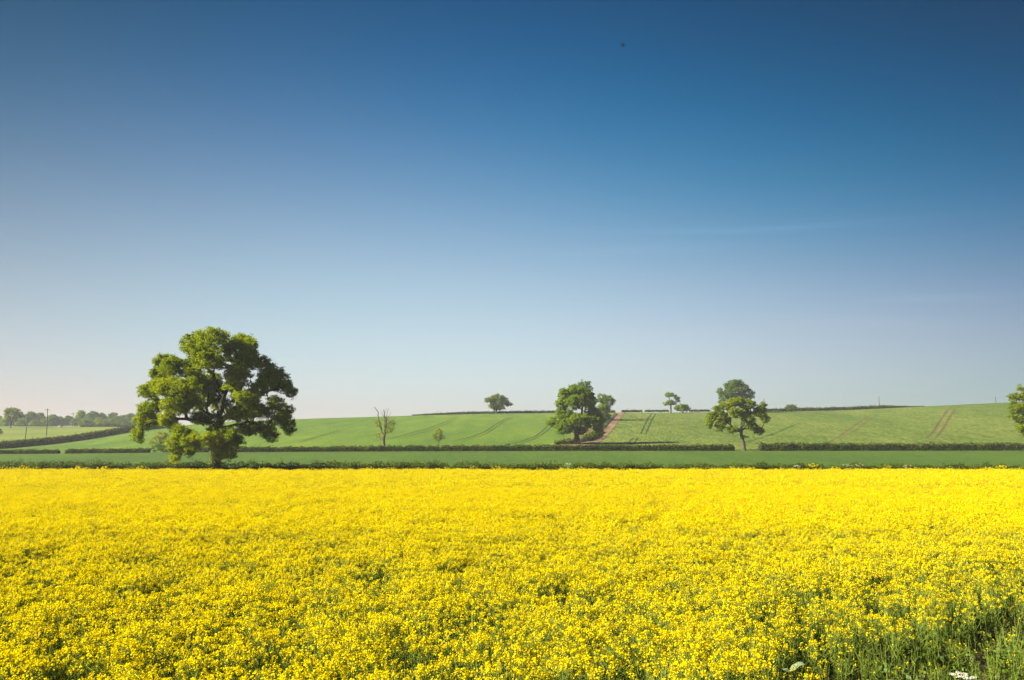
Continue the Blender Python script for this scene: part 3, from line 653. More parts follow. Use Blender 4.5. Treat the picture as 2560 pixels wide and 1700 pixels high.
# ------------------------------------------------------------------ hedges
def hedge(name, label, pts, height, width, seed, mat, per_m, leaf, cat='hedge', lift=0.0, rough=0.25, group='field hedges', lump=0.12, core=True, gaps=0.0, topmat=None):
    """pts: world (x, y) line; foliage leaves over a lumpy core of twigs"""
    rg = np.random.default_rng(seed)
    P = np.array(pts, float); d = np.r_[0, np.cumsum(np.hypot(*np.diff(P[:, :2], axis=0).T))]; Ltot = d[-1]
    root = empty(name, (P[0, 0], P[0, 1], float(zt(P[0, 0], P[0, 1])))); o0 = np.array(root.location)
    tag(root, label, cat, group)
    hf = height if callable(height) else (lambda s: height)
    def frame(s):
        x = np.interp(s, d, P[:, 0]); y = np.interp(s, d, P[:, 1])
        tx = np.interp(s + .5, d, P[:, 0]) - np.interp(s - .5, d, P[:, 0]); ty = np.interp(s + .5, d, P[:, 1]) - np.interp(s - .5, d, P[:, 1])
        l = np.hypot(tx, ty) + 1e-9
        return x, y, tx / l, ty / l
    def H(s):
        base = np.array([hf(v) for v in s])
        v = np.array([mnoise.noise((v * 0.55, seed * 3.1, 0)) * 0.9 + mnoise.noise((v * 1.7, seed * 7.7, 2)) * 0.5 for v in s])
        e = np.minimum(1, np.minimum(s, Ltot - s) / (1.2 * width) + 0.8)
        return base * (1 + rough * v) * e
    if core:
        ns = max(6, int(Ltot / 1.0)); s = np.linspace(0, Ltot, ns); x, y, tx, ty = frame(s); h = H(s)
        prof = [(-.26, lift + 0.02), (-.30, .42), (-.20, .66), (0, .74), (.20, .66), (.30, .42), (.26, lift + 0.02)]
        V = []
        for (a, b) in prof:
            wob = 1 + 0.25 * rg.normal(size=ns).clip(-1, 1)
            off = a * width * wob; zz = np.maximum(b, 0) * h * (1 + .08 * rg.normal(size=ns))
            X = x - ty * off; Y = y + tx * off
            V.append(np.stack([X, Y, zt(x, y) + zz], -1))
        V = np.stack(V, 1).reshape(-1, 3) - o0; k = len(prof)
        i = np.arange(ns - 1)[:, None] * k + np.arange(k - 1)[None, :]
        Fq = np.stack([i, i + 1, i + k + 1, i + k], -1).reshape(-1, 4)
        caps = [np.arange(k)[None, :], ((ns - 1) * k + np.arange(k))[None, ::-1]]
        mesh_obj('twigs', mesh_np('twigs', V, [Fq] + caps, smooth=False), MAT_CORE, root)
    if lift > 0:
        n = int(Ltot / 1.6); s = rg.random(n) * Ltot; x, y, tx, ty = frame(s); z = zt(x, y)
        B = np.stack([x, y, z - 0.1], -1) - o0; T = B + np.stack([rg.normal(size=n) * .12, rg.normal(size=n) * .12, (lift + .3) * H(s) + .1], -1)
        v, f = frusta(B, T, np.full(n, .05), np.full(n, .04), 4)
        tag(mesh_obj('stems', mesh_np('stems', v, f), MAT_BARK, root), kind='stuff')
    n = int(Ltot * per_m)
    s = rg.random(n) * Ltot
    if gaps > 0:
        g = np.array([mnoise.noise((v * 0.35, seed * 1.3, 5)) for v in s]); s = s[g > -0.75 + gaps]; n = len(s)
    x, y, tx, ty = frame(s); h = H(s)
    ang = rg.uniform(-0.08, 1.08, n) * math.pi
    lumpv = np.array([mnoise.noise((v * 0.9, a * 1.3, seed * 2.2)) + 0.6 * mnoise.noise((v * 2.6, a * 2.6, seed)) for v, a in zip(s, ang)])
    rad = (1 + lump * 2 * lumpv) * rg.uniform(0.82, 1.04, n)
    ca, sa = np.cos(ang), np.sin(ang)
    cx = np.sign(ca) * np.abs(ca) ** 0.6; sz = np.sign(sa) * np.abs(sa) ** 0.6
    off = cx * 0.5 * width * rad; zc = lift * h + (1 - lift) * h * (np.maximum(sz, 0) * 0.93 * rad + 0.02)
    low = rg.random(n) < 0.42
    zc = np.where(low, lift * h + (zc - lift * h) * rg.random(n), zc)
    C_ = np.stack([x - ty * off, y + tx * off, zt(x, y) + zc], -1) - o0
    # sprigs sticking up
    ns = int(Ltot * 0.8); ss_ = rg.random(ns) * Ltot; x, y, tx, ty = frame(ss_); hh = H(ss_)
    sp_ = np.repeat(np.stack([x, y, zt(x, y) + hh * .92], -1) - o0, 6, 0)
    sp_ = sp_ + rg.normal(size=sp_.shape) * leaf * 0.7; sp_[:, 2] += rg.random(len(sp_)) * np.repeat(hh, 6) * 0.2 * rg.random()
    C_ = np.concatenate([C_, sp_])
    v, f = leaf_quads(C_, leaf * rg.uniform(.6, 1.4, len(C_)), up=0.25, rg=rg)
    mesh_obj('foliage', mesh_np('foliage', v, f), mat, root)
    return root

# near hedge along the rape field (several stretches)
def nearh(px0, px1, n=14, Y=111.8): return [(uu(p, 1165) * Y, Y + 0.25 * math.sin(p * .02)) for p in np.linspace(px0, px1, n)]
NEAR = [(-420, 330, 2.22, 'near hedge stretch bordering the rape field at the left of the largest oak'),
        (334, 1126, 2.15, 'shaded near hedge stretch running right from under the largest oak'),
        (1128, 1416, 2.02, 'sunlit near hedge stretch below the middle oak, left of the cow parsley gap'),
        (1424, 1660, 2.05, 'near hedge stretch bordering the rape under the dirt track'),
        (1664, 2062, 1.92, 'low near hedge stretch below the right hand oak'),
        (2066, 2560, 1.86, 'near hedge stretch with white blossom at the right of the rape sprigs'),
        (2564, 3100, 1.75, 'near hedge stretch running out past the right edge')]
for i, (a, b, h, lb) in enumerate(NEAR):
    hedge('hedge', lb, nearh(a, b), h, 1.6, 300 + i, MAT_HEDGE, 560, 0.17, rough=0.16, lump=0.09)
# middle hedge
def midh(px0, px1, Y=237.0, n=12): return [(uu(p, 1122) * Y, Y) for p in np.linspace(px0, px1, n)]
MIDH = [(-500, 148, 1.1, 0.16, 'low middle hedge stretch at the far left before its gap'),
        (166, 374, 1.2, 0.2, 'low middle hedge stretch between the gap and the thorn bushes'),
        (450, 812, 1.4, 0.22, 'middle hedge stretch behind the largest oak'),
        (813, 1100, 1.5, 0.28, 'middle hedge stretch at the feet of the dead tree and the sapling'),
        (1101, 1332, 1.6, 0.24, 'middle hedge stretch left of the middle oak'),
        (1333, 1640, 1.68, 0.12, 'neatly cut middle hedge stretch below the dirt track'),
        (1641, 1836, 1.72, 0.12, 'neatly cut middle hedge stretch ending left of the right hand oak'),
        (1898, 3200, 2.10, 0.06, 'tall dark clipped middle hedge right of the right hand oak')]
for i, (a, b, h, rg_, lb) in enumerate(MIDH):
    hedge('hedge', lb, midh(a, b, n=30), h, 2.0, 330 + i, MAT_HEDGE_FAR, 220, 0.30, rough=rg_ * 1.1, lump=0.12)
# skyline hedge
def skyh(px0, px1, Y=481.0, n=16): return [(uu(p, 1030) * Y, Y) for p in np.linspace(px0, px1, n)]
SKYH = [(1030, 1392, lambda s: 0.45 + min(1.0, s / 30) * 1.0, .14, 'long low skyline hedge under the round spreading oak'),
        (1516, 1538, 1.4, .1, 'short skyline hedge piece left of the top of the track'),
        (1554, 1606, 1.5, .25, 'short skyline hedge piece right of the top of the track'),
        (1612, 1672, 1.45, .35, 'thin skyline hedge piece left of the two tiered tree'),
        (1724, 1774, 1.5, .3, 'skyline hedge piece left of the dome shaped tree'),
        (1890, 1994, 1.7, .1, 'skyline hedge piece right of the right hand oak'),
        (1996, 2310, lambda s: 1.95 * max(0.12, min(1.0, (71 - s) / 26)), .1, 'long dark skyline hedge with the bare pole in it')]
for i, (a, b, h, lf, lb) in enumerate(SKYH):
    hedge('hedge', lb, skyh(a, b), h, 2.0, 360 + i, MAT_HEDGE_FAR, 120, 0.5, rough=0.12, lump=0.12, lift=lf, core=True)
# slanting hedge on the left
dh = [(u * Y, Y) for u, Y in zip(DHU, DHY)]
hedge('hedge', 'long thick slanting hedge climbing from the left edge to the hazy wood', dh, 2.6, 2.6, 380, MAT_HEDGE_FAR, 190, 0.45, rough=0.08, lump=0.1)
hedge('hedge', 'short far hedge in front of the wood above the slanting hedge', [(uu(p, 1065) * 590, 590) for p in np.linspace(202, 350, 10)], 2.1, 2.2, 381, MAT_HEDGE_FAR, 50, 0.5, rough=0.1)
hedge('hedge', 'thin dark low hedge at the foot of the wood right of the dark rounded oak', [(uu(p, 1065) * 640, 640) for p in np.linspace(44, 118, 8)], 1.3, 1.5, 382, MAT_HEDGE_FAR, 40, 0.5, rough=0.1)

# grassy bank and shrubs along the left side of the track
def bank(name, label, pts, h, wdt, seed, mat=MAT_BANK):
    rg = np.random.default_rng(seed)
    P = np.array([hit(*p, y0=238)[:2] for p in pts]); d = np.r_[0, np.cumsum(np.hypot(*np.diff(P, axis=0).T))]
    n = 60; s = np.linspace(0, d[-1], n); x = np.interp(s, d, P[:, 0]); y = np.interp(s, d, P[:, 1])
    tx, ty = np.gradient(x), np.gradient(y); l = np.hypot(tx, ty); tx /= l; ty /= l
    V = []; K = 11
    for j in range(K):
        a = -1 + 2 * j / (K - 1)
        hh = h * (1 - a * a) * np.minimum(1, np.minimum(s, d[-1] - s) / 4 + 0.02) * (1 + 0.4 * np.array([mnoise.noise((v * .4, j * .5, seed)) for v in s]))
        X = x - ty * a * wdt; Y = y + tx * a * wdt
        V.append(np.stack([X, Y, zt(X, Y) + hh - 0.02], -1))
    V = np.stack(V, 1).reshape(-1, 3); i = np.arange(n - 1)[:, None] * K + np.arange(K - 1)[None, :]
    Fq = np.stack([i, i + 1, i + K + 1, i + K], -1).reshape(-1, 4)
    o = mesh_obj(name, mesh_np(name, V, Fq, smooth=True), mat); tag(o, label, kind='structure')
    return o
bank('grass_bank', 'rough grassy bank under the tall oak beside the track', [(1392, 1112), (1420, 1108), (1450, 1103), (1480, 1092), (1496, 1080)], 1.3, 3.2, 5)
bank('grass_bank', 'rough grassy verge along the upper left side of the track', [(1500, 1072), (1512, 1058), (1528, 1042), (1536, 1035)], 0.8, 2.4, 6)
for i, (pts, h, wd, lb) in enumerate([
        ([(1388, 1112), (1440, 1110)], 1.5, 2.2, 'dark shrubs along the bank at the foot of the tall middle oak'),
        ([(1462, 1104), (1494, 1090)], 1.9, 2.4, 'dark shrub clump on the bank right of the tall middle oak trunk'),
        ([(1484, 1082), (1504, 1066)], 1.6, 1.8, 'pale green shrub clump further up the track bank'),
        ([(1502, 1060), (1520, 1048)], 2.0, 2.4, 'dark shrubs under the tree leaning over the track')]):
    W_ = [tuple(hit(*p, y0=238)[:2]) for p in pts]
    hedge('shrub', lb, W_, h, wd, 400 + i, [MAT_HEDGE, MAT_HEDGE, MAT_ASH, MAT_HEDGE_FAR][i], 120, 0.32, cat='shrub', rough=0.5, lump=0.3, group='shrubs on the track bank')

# ------------------------------------------------------------------ poles
def pole(px, base, top, Y, label, arm=0, r=0.16, tilt=0.0):
    p = at(px, base, Y); p[2] = float(zt(p[0], Y)); hh = (at(px, top, Y)[2] - p[2])
    root = empty('utility_pole', p); tag(root, label, 'utility pole', 'wooden utility poles across the fields')
    v, f = tube([(0, 0, -0.3), (tilt * .5, 0, hh * .5), (tilt, 0, hh)], [r * 1.15, r, r * 0.8], 10)
    mesh_obj('post', mesh_np('post', v, [f, np.arange(20, 30)[None, :]], smooth=False), MAT_POLE, root)
    if arm:
        z = hh - 0.75; a = arm / 2
        bx = [(-a, -.07, z - .07), (a, -.07, z - .07), (a, .07, z - .07), (-a, .07, z - .07), (-a, -.07, z + .07), (a, -.07, z + .07), (a, .07, z + .07), (-a, .07, z + .07)]
        fq = [(0, 3, 2, 1), (4, 5, 6, 7), (0, 1, 5, 4), (1, 2, 6, 5), (2, 3, 7, 6), (3, 0, 4, 7)]
        V = np.array(bx) + np.array([tilt * .93, -0.21, 0])
        ar = mesh_obj('crossarm', mesh_np('crossarm', V, np.array(fq)), MAT_POLE, root)
        for xx in (-a * .92, 0, a * .92):
            v, f = tube([(xx + tilt, -.21, z + .07), (xx + tilt, -.21, z + .2), (xx + tilt, -.21, z + .35)], [.05, .09, .05], 8)
            mesh_obj('insulator', mesh_np('insulator', v, [f, np.arange(16, 24)[None, :]], smooth=True), MAT_POLE, ar)
    return root
pole(117, 1077, 1021, 420, 'tallest utility pole with a crossarm, standing in the far left field', arm=2.6, r=0.2, tilt=-.3)
pole(62, 1104, 1057, 322, 'plain leaning utility pole nearest the slanting hedge', r=0.14, tilt=.35)
pole(181, 1068, 1031, 640, 'second crossarm pole, smaller, in front of the middle of the hazy wood', arm=3.4, r=0.2)
pole(153, 1071, 1041, 560, 'short thin pole between the two crossarm poles', r=0.17)
pole(1911, 1027, 995, 483, 'thin pole just right of the right hand oak crown on the skyline', r=0.17)
pole(2199, 1027, 991, 484, 'bare pole standing in the long dark skyline hedge', r=0.19)
pole(2490, 1010, 992, 500, 'short pole tip on the far right skyline', r=0.19)

# ------------------------------------------------------------------ sheep far off
MAT_WOOL = plain_mat('wool', (0.42, 0.38, 0.32), 0.95)
def sheep_mesh():
    parts = []
    body = [(-.55, 0, .62, .05), (-.5, 0, .63, .24), (-.25, 0, .66, .30), (.1, 0, .66, .31), (.38, 0, .67, .26), (.52, 0, .72, .17), (.62, 0, .80, .12), (.72, 0, .82, .11), (.86, 0, .76, .07), (.93, 0, .74, .03)]
    parts.append(tube([b[:3] for b in body], [b[3] for b in body], 10))
    for sx in (-.38, .36):
        for sy in (-.14, .14):
            parts.append(tube([(sx, sy, .55), (sx + .03, sy, .28), (sx, sy, 0)], [.09, .05, .045], 6))
    V, Fs = joinVF(parts)
    return mesh_np('sheep', V, Fs, smooth=True)
shm = sheep_mesh(); shm.materials.append(MAT_WOOL)
SH = [(148, 0, 'sheep on its own left of the short thin pole'), (168, 1, 'leftmost sheep of the flock under the second crossarm pole'), (173, 0, 'second sheep from the left in the flock'), (177, 1, 'sheep just left of the foot of the second crossarm pole'),
      (184, 0, 'sheep just right of the foot of the second crossarm pole'), (191, 1, 'sheep second from the right in the flock'), (197, 0, 'rightmost sheep of the flock')]
for px, fl, lb in SH:
    o = bpy.data.objects.new('sheep', shm); COL.objects.link(o); Y = 596
    x = uu(px, 1066) * Y; o.location = (x, Y, float(zt(x, Y)) + 0.0); o.rotation_euler = (0, 0, (0.2 if fl else 2.8)); o.scale = (0.85,) * 3
    tag(o, lb, 'sheep', 'sheep grazing before the far wood')

# ------------------------------------------------------------------ bird
def bird():
    p = at(1556, 113, 62)
    root = empty('bird', p); root.rotation_euler = (0.2, 0.75, 0.3); tag(root, 'small dark bird flying alone high in the blue sky', 'bird')
    MB_ = plain_mat('bird_feathers', (0.022, 0.016, 0.010), 0.8)
    b = [(-.16, 0, 0, .006), (-.10, 0, .0, .03), (-.02, 0, 0, .045), (.05, 0, 0, .042), (.10, 0, .01, .030), (.13, 0, .015, .028), (.155, 0, .01, .016), (.18, 0, .005, .003)]
    v, f = tube([q_[:3] for q_ in b], [q_[3] for q_ in b], 10)
    mesh_obj('body', mesh_np('body', v, f, smooth=True), MB_, root)
    for sgn in (-1, 1):
        pr = [(.06, 0), (.09, .07), (.05, .16), (-.02, .27), (-.035, .25), (-.035, .14), (-.05, .05), (-.05, 0)]
        top = np.array([(x, sgn * (y + .02), .02 + y * .35) for x, y in pr]); bot = top - np.array([0, 0, .008])
        n = len(pr); V = np.concatenate([top, bot])
        Fs = [np.arange(n)[None, :], (np.arange(n)[::-1] + n)[None, :], np.array([[i, (i + 1) % n, n + (i + 1) % n, n + i] for i in range(n)])]
        mesh_obj('wing', mesh_np('wing', V, Fs), MB_, root)
    pr = [(-.10, .02), (-.25, .05), (-.21, 0), (-.25, -.05), (-.10, -.02)]
    top = np.array([(x, y, .004) for x, y in pr]); bot = top - np.array([0, 0, .008]); n = 5
    mesh_obj('tail', mesh_np('tail', np.concatenate([top, bot]), [np.arange(n)[None, :], (np.arange(n)[::-1] + n)[None, :], np.array([[i, (i + 1) % n, n + (i + 1) % n, n + i] for i in range(n)])]), MB_, root)
bird()

# ------------------------------------------------------------------ oilseed rape
def petal_mat():
    m, N, L = newmat('rape_petal')
    geo = N('ShaderNodeNewGeometry'); oi = N('ShaderNodeObjectInfo')
    ad = N('ShaderNodeMath'); ad.operation = 'MULTIPLY_ADD'; ad.inputs[1].default_value = 0.6
    L(geo.outputs['Random Per Island'], ad.inputs[0])
    m2 = N('ShaderNodeMath'); m2.operation = 'MULTIPLY'; m2.inputs[1].default_value = 0.4; L(oi.outputs['Random'], m2.inputs[0]); L(m2.outputs[0], ad.inputs[2])
    r = ramp(N, [(0.0, (0.62, 0.43, 0.0)), (0.35, (0.69, 0.56, 0.0)), (1.0, (0.73, 0.625, 0.001))]); L(ad.outputs[0], r.inputs[0])
    d = N('ShaderNodeBsdfDiffuse'); L(r.outputs[0], d.inputs[0])
    t = N('ShaderNodeBsdfTranslucent'); L(r.outputs[0], t.inputs[0])
    mx = N('ShaderNodeMixShader'); mx.inputs[0].default_value = 0.42; L(d.outputs[0], mx.inputs[1]); L(t.outputs[0], mx.inputs[2])
    o = N('ShaderNodeOutputMaterial'); L(mx.outputs[0], o.inputs[0]); return m
MAT_PETAL = petal_mat()
MAT_STEM = plain_mat('rape_stem', (0.15, 0.2025, 0.03375), 0.6, trans=0.2)
MAT_RLEAF = leaf_mat('rape_leaf_bluish', (0.048, 0.084, 0.008), (0.084, 0.132, 0.0144), (0.16, 0.208, 0.048), trans=0.42, scale=2.0)

def tri_stick(P0, P1, r0, r1): return frusta(P0, P1, r0, r1, 3)
def rape_parts(seed, H=1.3, nb=7, flo=13, fsz=0.019, spread=0.22, pods=True, leaves=9, start=0.45, headr=0.024, flowers=1.0):
    """returns petals, stems, leaves as (V,F)"""
    rg = np.random.default_rng(seed)
    tips = []; seg0 = []; seg1 = []; ra = []; rb = []
    main = [np.array([0, 0, -0.05])]
    lean = rg.normal(size=2) * 0.05
    for i in range(1, 6):
        t = i / 5; main.append(np.array([lean[0] * t + rg.normal() * .012, lean[1] * t + rg.normal() * .012, H * t * 0.97]))
    for a, b, t in zip(main[:-1], main[1:], range(5)):
        seg0.append(a); seg1.append(b); ra.append(.0085 * (1 - t * .15)); rb.append(.0085 * (1 - (t + 1) * .15))
    tips.append((main[-1], 1.0))
    for j in range(nb):
        t = start + (0.9 - start) * (j + rg.random() * .6) / nb
        i = min(4, int(t * 5)); fr = t * 5 - i; p = main[i] * (1 - fr) + main[i + 1] * fr
        az = j * 2.4 + rg.random(); rr = spread * rg.uniform(.6, 1.2) * (1.2 - t * .5)
        tip = np.array([p[0] + math.cos(az) * rr, p[1] + math.sin(az) * rr, H * rg.uniform(.80, 1.0) - 0.02])
        mid = (p + tip) / 2 + np.array([math.cos(az) * rr * .22, math.sin(az) * rr * .22, -0.03])
        for a, b, r0, r1 in ((p, mid, .0045, .0038), (mid, tip, .0038, .0025)):
            seg0.append(a); seg1.append(b); ra.append(r0); rb.append(r1)
        tips.append((tip, rg.uniform(.6, 1.0)))
    PV = []; podc0 = []; podc1 = []
    for tip, sc in tips:
        if rg.random() > flowers: continue
        n = int(flo * sc)
        th = rg.random(n) * 6.28; ph = rg.uniform(-0.6, 1.0, n)
        rr = headr * rg.uniform(.7, 1.25, n)
        c = tip + np.stack([np.cos(th) * rr * np.sqrt(1 - np.clip(ph, -1, 1) ** 2 * .8), np.sin(th) * rr * np.sqrt(1 - np.clip(ph, -1, 1) ** 2 * .8), ph * headr * 1.3 - headr * .6], -1)
        PV.append(c)
        if pods:
            for k in range(8):
                a = rg.random() * 6.28; z0 = tip[2] - .05 - k * .035; b = np.array([tip[0] * 1.0, tip[1] * 1.0, z0])
                podc0.append(b); podc1.append(b + np.array([math.cos(a) * .07, math.sin(a) * .07, .045]))
    out = {}
    if PV:
        c = np.concatenate(PV)
        v1, f1 = leaf_quads(c, fsz * rg.uniform(.75, 1.25, len(c)), up=0.5, aspect=1.0, rg=rg)
        out['petals'] = (v1, f1)
    v, f = tri_stick(np.array(seg0), np.array(seg1), np.array(ra), np.array(rb))
    if podc0:
        v2, f2 = tri_stick(np.array(podc0), np.array(podc1), np.full(len(podc0), .0030), np.full(len(podc0), .0018))
        f2 = f2 + len(v); v = np.concatenate([v, v2]); f = np.concatenate([f, f2])
    out['stems'] = (v, f)
    if leaves:
        z = rg.uniform(.06, .62, leaves) * H; a = rg.random(leaves) * 6.28; r_ = rg.uniform(.04, .13, leaves)
        lc = np.stack([np.cos(a) * r_, np.sin(a) * r_, z], -1); ls = (0.17 - 0.12 * z / H) * rg.uniform(.8, 1.3, leaves)
        out['leaves'] = leaf_quads(lc, ls, up=0.3, aspect=0.45, rg=rg)
    return out
PROTO = bpy.data.collections.new('rape_prototypes')       # not linked: sources for the instanced crop
def proto(name, parts, col=PROTO):
    order = [('petals', MAT_PETAL), ('stems', MAT_STEM), ('leaves', MAT_RLEAF)]
    V, Fs, mi, o = [], [], [], 0
    for i, (k, _) in enumerate(order):
        if k in parts:
            v, f = parts[k]; V.append(v); Fs.append(f + o); o += len(v); mi += [i] * len(f)
    me = mesh_np(name, np.concatenate(V), Fs, mats=mi)
    for _, mt in order: me.materials.append(mt)
    ob = bpy.data.objects.new(name, me); col.objects.link(ob); return ob

def edge_y(x):      # the crop begins beyond this line: it recedes to the right
    return np.interp(x, [-50, 3.0, 4.4, 6.0, 8.0, 10.0, 12.5, 16, 40], [4, 6.4, 12.9, 14.8, 16.5, 18.3, 20.1, 22.2, 35])

def gn_scatter(name, pts, rot, scl, idx, col, label, hide_tint=None):
    me = bpy.data.meshes.new(name); me.vertices.add(len(pts)); me.vertices.foreach_set('co', np.asarray(pts, dtype=np.float32).ravel())
    for nm, vals in (('rz', rot[:, 2]), ('rx', rot[:, 0]), ('ry', rot[:, 1]), ('scl', scl)): add_attr(me, nm, vals)
    a = me.attributes.new('pick', 'INT', 'POINT'); a.data.foreach_set('value', np.asarray(idx, dtype=np.int32)); me.update()
    ob = bpy.data.objects.new(name, me); COL.objects.link(ob); tag(ob, label, kind='stuff')
    ng = bpy.data.node_groups.new(name + '_nodes', 'GeometryNodeTree')
    ng.interface.new_socket('Geometry', in_out='INPUT', socket_type='NodeSocketGeometry'); ng.interface.new_socket('Geometry', in_out='OUTPUT', socket_type='NodeSocketGeometry')
    n = ng.nodes.new; l = ng.links.new
    gi, go = n('NodeGroupInput'), n('NodeGroupOutput'); iop = n('GeometryNodeInstanceOnPoints'); ci = n('GeometryNodeCollectionInfo')
    ci.inputs['Collection'].default_value = col; ci.inputs['Separate Children'].default_value = True; ci.inputs['Reset Children'].default_value = True
    def attr(nm, ty='FLOAT'):
        x = n('GeometryNodeInputNamedAttribute'); x.data_type = ty; x.inputs['Name'].default_value = nm; return x.outputs['Attribute']
    cx = n('ShaderNodeCombineXYZ'); l(attr('rx'), cx.inputs[0]); l(attr('ry'), cx.inputs[1]); l(attr('rz'), cx.inputs[2])
    m2p = n('GeometryNodeMeshToPoints'); l(gi.outputs[0], m2p.inputs[0]); l(m2p.outputs[0], iop.inputs['Points'])
    l(ci.outputs[0], iop.inputs['Instance']); iop.inputs['Pick Instance'].default_value = True
    l(attr('pick', 'INT'), iop.inputs['Instance Index'])
    e2r = n('FunctionNodeEulerToRotation'); l(cx.outputs[0], e2r.inputs[0]); l(e2r.outputs[0], iop.inputs['Rotation']); l(attr('scl'), iop.inputs['Scale'])
    l(iop.outputs[0], go.inputs[0])
    md = ob.modifiers.new('scatter', 'NODES'); md.node_group = ng
    return ob

def crop_points(y0, y1, dens, seed, slope=0.78, extra=3.0):
    rg = np.random.default_rng(seed)
    area = (y1 ** 2 - y0 ** 2) * slope + 2 * extra * (y1 - y0)
    n = int(area * dens)
    y = np.sqrt(rg.random(n) * (y1 ** 2 - y0 ** 2) + y0 ** 2); x = rg.uniform(-1, 1, n) * (slope * y + extra)
    lo = np.array([mnoise.noise((a * .5, b * .5, 3.3)) for a, b in zip(x, y)]); md_ = np.array([mnoise.noise((a * 1.5, b * 1.5, 8.1)) for a, b in zip(x, y)])
    bigp = np.array([mnoise.noise((a * .09, b * .09, 1.1)) for a, b in zip(x, y)])
    ed = y - edge_y(x)
    p = np.clip(0.70 + 0.75 * lo + 0.65 * md_ + 0.25 * bigp, 0.10, 1.0) * np.clip(ed / 4.5 + 0.22, 0, 1)
    m = (rg.random(n) < p) & (ed > 0)
    x, y, lo, md_, bigp, ed = [v[m] for v in (x, y, lo, md_, bigp, ed)]
    n = len(x)
    scl = (0.97 + 0.06 * lo + 0.06 * md_ + 0.05 * bigp + rg.normal(size=n) * 0.06) * np.clip(0.72 + ed * 0.07, 0.72, 1.0)
    rot = np.stack([rg.normal(size=n) * .07, rg.normal(size=n) * .07 + 0.03, rg.random(n) * 6.283], -1)
    return np.stack([x, y, np.zeros(n)], -1), rot, scl, rg
PN = bpy.data.collections.new('rape_near'); PM = bpy.data.collections.new('rape_mid'); PF = bpy.data.collections.new('rape_far')
for i in range(9): proto('rape_a%d' % i, rape_parts(500 + i, H=1.3, nb=6 + i % 2, flo=19, fsz=.026, headr=.035, spread=.20, flowers=(0.95, 0.85, 0.4, 0.9, 0.2, 0.95, 0.8, 0.5, 0.85)[i]), PN)
for i in range(6): proto('rape_b%d' % i, rape_parts(520 + i, H=1.3, nb=8, flo=11, fsz=.036, headr=.038, pods=False, leaves=5, spread=.24), PM)
for i in range(5): proto('rape_c%d' % i, rape_parts(540 + i, H=1.3, nb=11, flo=5, fsz=.062, headr=.034, pods=False, leaves=2, spread=.40), PF)
p, r_, s_, g_ = crop_points(7.5, 32, 34, 1); print('near', len(p))
ix = g_.integers(0, 9, len(p)); poor = np.isin(ix, (2, 4, 7)) & (g_.random(len(p)) < np.clip((p[:, 1] - 15) / 12, 0, .85)); ix[poor] = g_.choice([0, 3, 5], poor.sum())
gn_scatter('rape_crop', p, r_, s_, ix, PN, 'flowering yellow oilseed rape filling the front of the field')
p, r_, s_, g_ = crop_points(32, 62, 24, 2); print('mid', len(p))
gn_scatter('rape_crop', p, r_, s_, g_.integers(0, 6, len(p)), PM, 'flowering yellow oilseed rape in the middle of the field')
p, r_, s_, g_ = crop_points(62, 109.5, 11, 3); print('far', len(p))
s_ = s_ * g_.uniform(0.88, 1.08, len(s_)); tall = g_.random(len(s_)) < 0.03; s_[tall] *= g_.uniform(1.06, 1.26, tall.sum())
gn_scatter('rape_crop', p, r_, s_, g_.integers(0, 5, len(p)), PF, 'solid yellow oilseed rape at the far side of the field')

# weeds and low green plants on the bare corner at the lower right
def weeds():
    rg = np.random.default_rng(77)
    n = 60000
    x = rg.uniform(2.5, 26, n); y = rg.uniform(10, 34, n)
    ed = y - edge_y(x)
    patchy = np.array([mnoise.noise((a * .45, b * .6, 21)) + .6 * mnoise.noise((a * 1.6, b * 1.6, 5)) for a, b in zip(x, y)])
    m = (ed < 2.5) & (patchy > 0.0 + 0.25 * (rg.random(n) - .5))
    x, y = x[m], y[m]; n = len(x)
    z = rg.random(n) ** 2.0 * 0.16 + 0.02
    v, f = leaf_quads(np.stack([x, y, z + 0.02], -1), rg.uniform(.03, .085, n), up=.5, aspect=.4, rg=rg)
    o = mesh_obj('weeds', mesh_np('weeds', v, f), leaf_mat('weed_leaf', (0.05, 0.085, 0.010), (0.085, 0.13, 0.014), (0.16, 0.20, 0.03), trans=.35, scale=1.2)); tag(o, 'low green weeds carpeting the bare corner beside the rape', kind='stuff')
    n = 900; x = rg.uniform(3, 22, n); y = rg.uniform(10.5, 26, n); m = (y - edge_y(x) < 0.8); x, y = x[m], y[m]; n = len(x)
    v, f = leaf_quads(np.stack([x, y, rg.uniform(.05, .28, n)], -1), rg.uniform(.10, .20, n), up=.45, aspect=.6, rg=rg)
    o = mesh_obj('broad_leaves', mesh_np('broad_leaves', v, f), plain_mat('broad_weed_leaf', (0.11, 0.17, 0.07), .5, trans=.25, var=.3)); tag(o, 'broad pale green weed leaves scattered on the bare corner', kind='stuff')
    n = 2600
    x = rg.uniform(2.5, 24, n); y = rg.uniform(10, 30, n); m = (y - edge_y(x) < 1.5) & (rg.random(n) < 0.6); x, y = x[m], y[m]; n = len(x)
    B = np.stack([x, y, np.zeros(n)], -1); T = B + np.stack([rg.normal(size=n) * .12, rg.normal(size=n) * .12, rg.uniform(.15, .55, n)], -1)
    v, f = frusta(B, T, np.full(n, .006), np.full(n, .002), 3)
    o = mesh_obj('grass_stalks', mesh_np('grass_stalks', v, f), MAT_STEM); tag(o, 'thin upright green stalks on the bare corner', kind='stuff')
weeds()
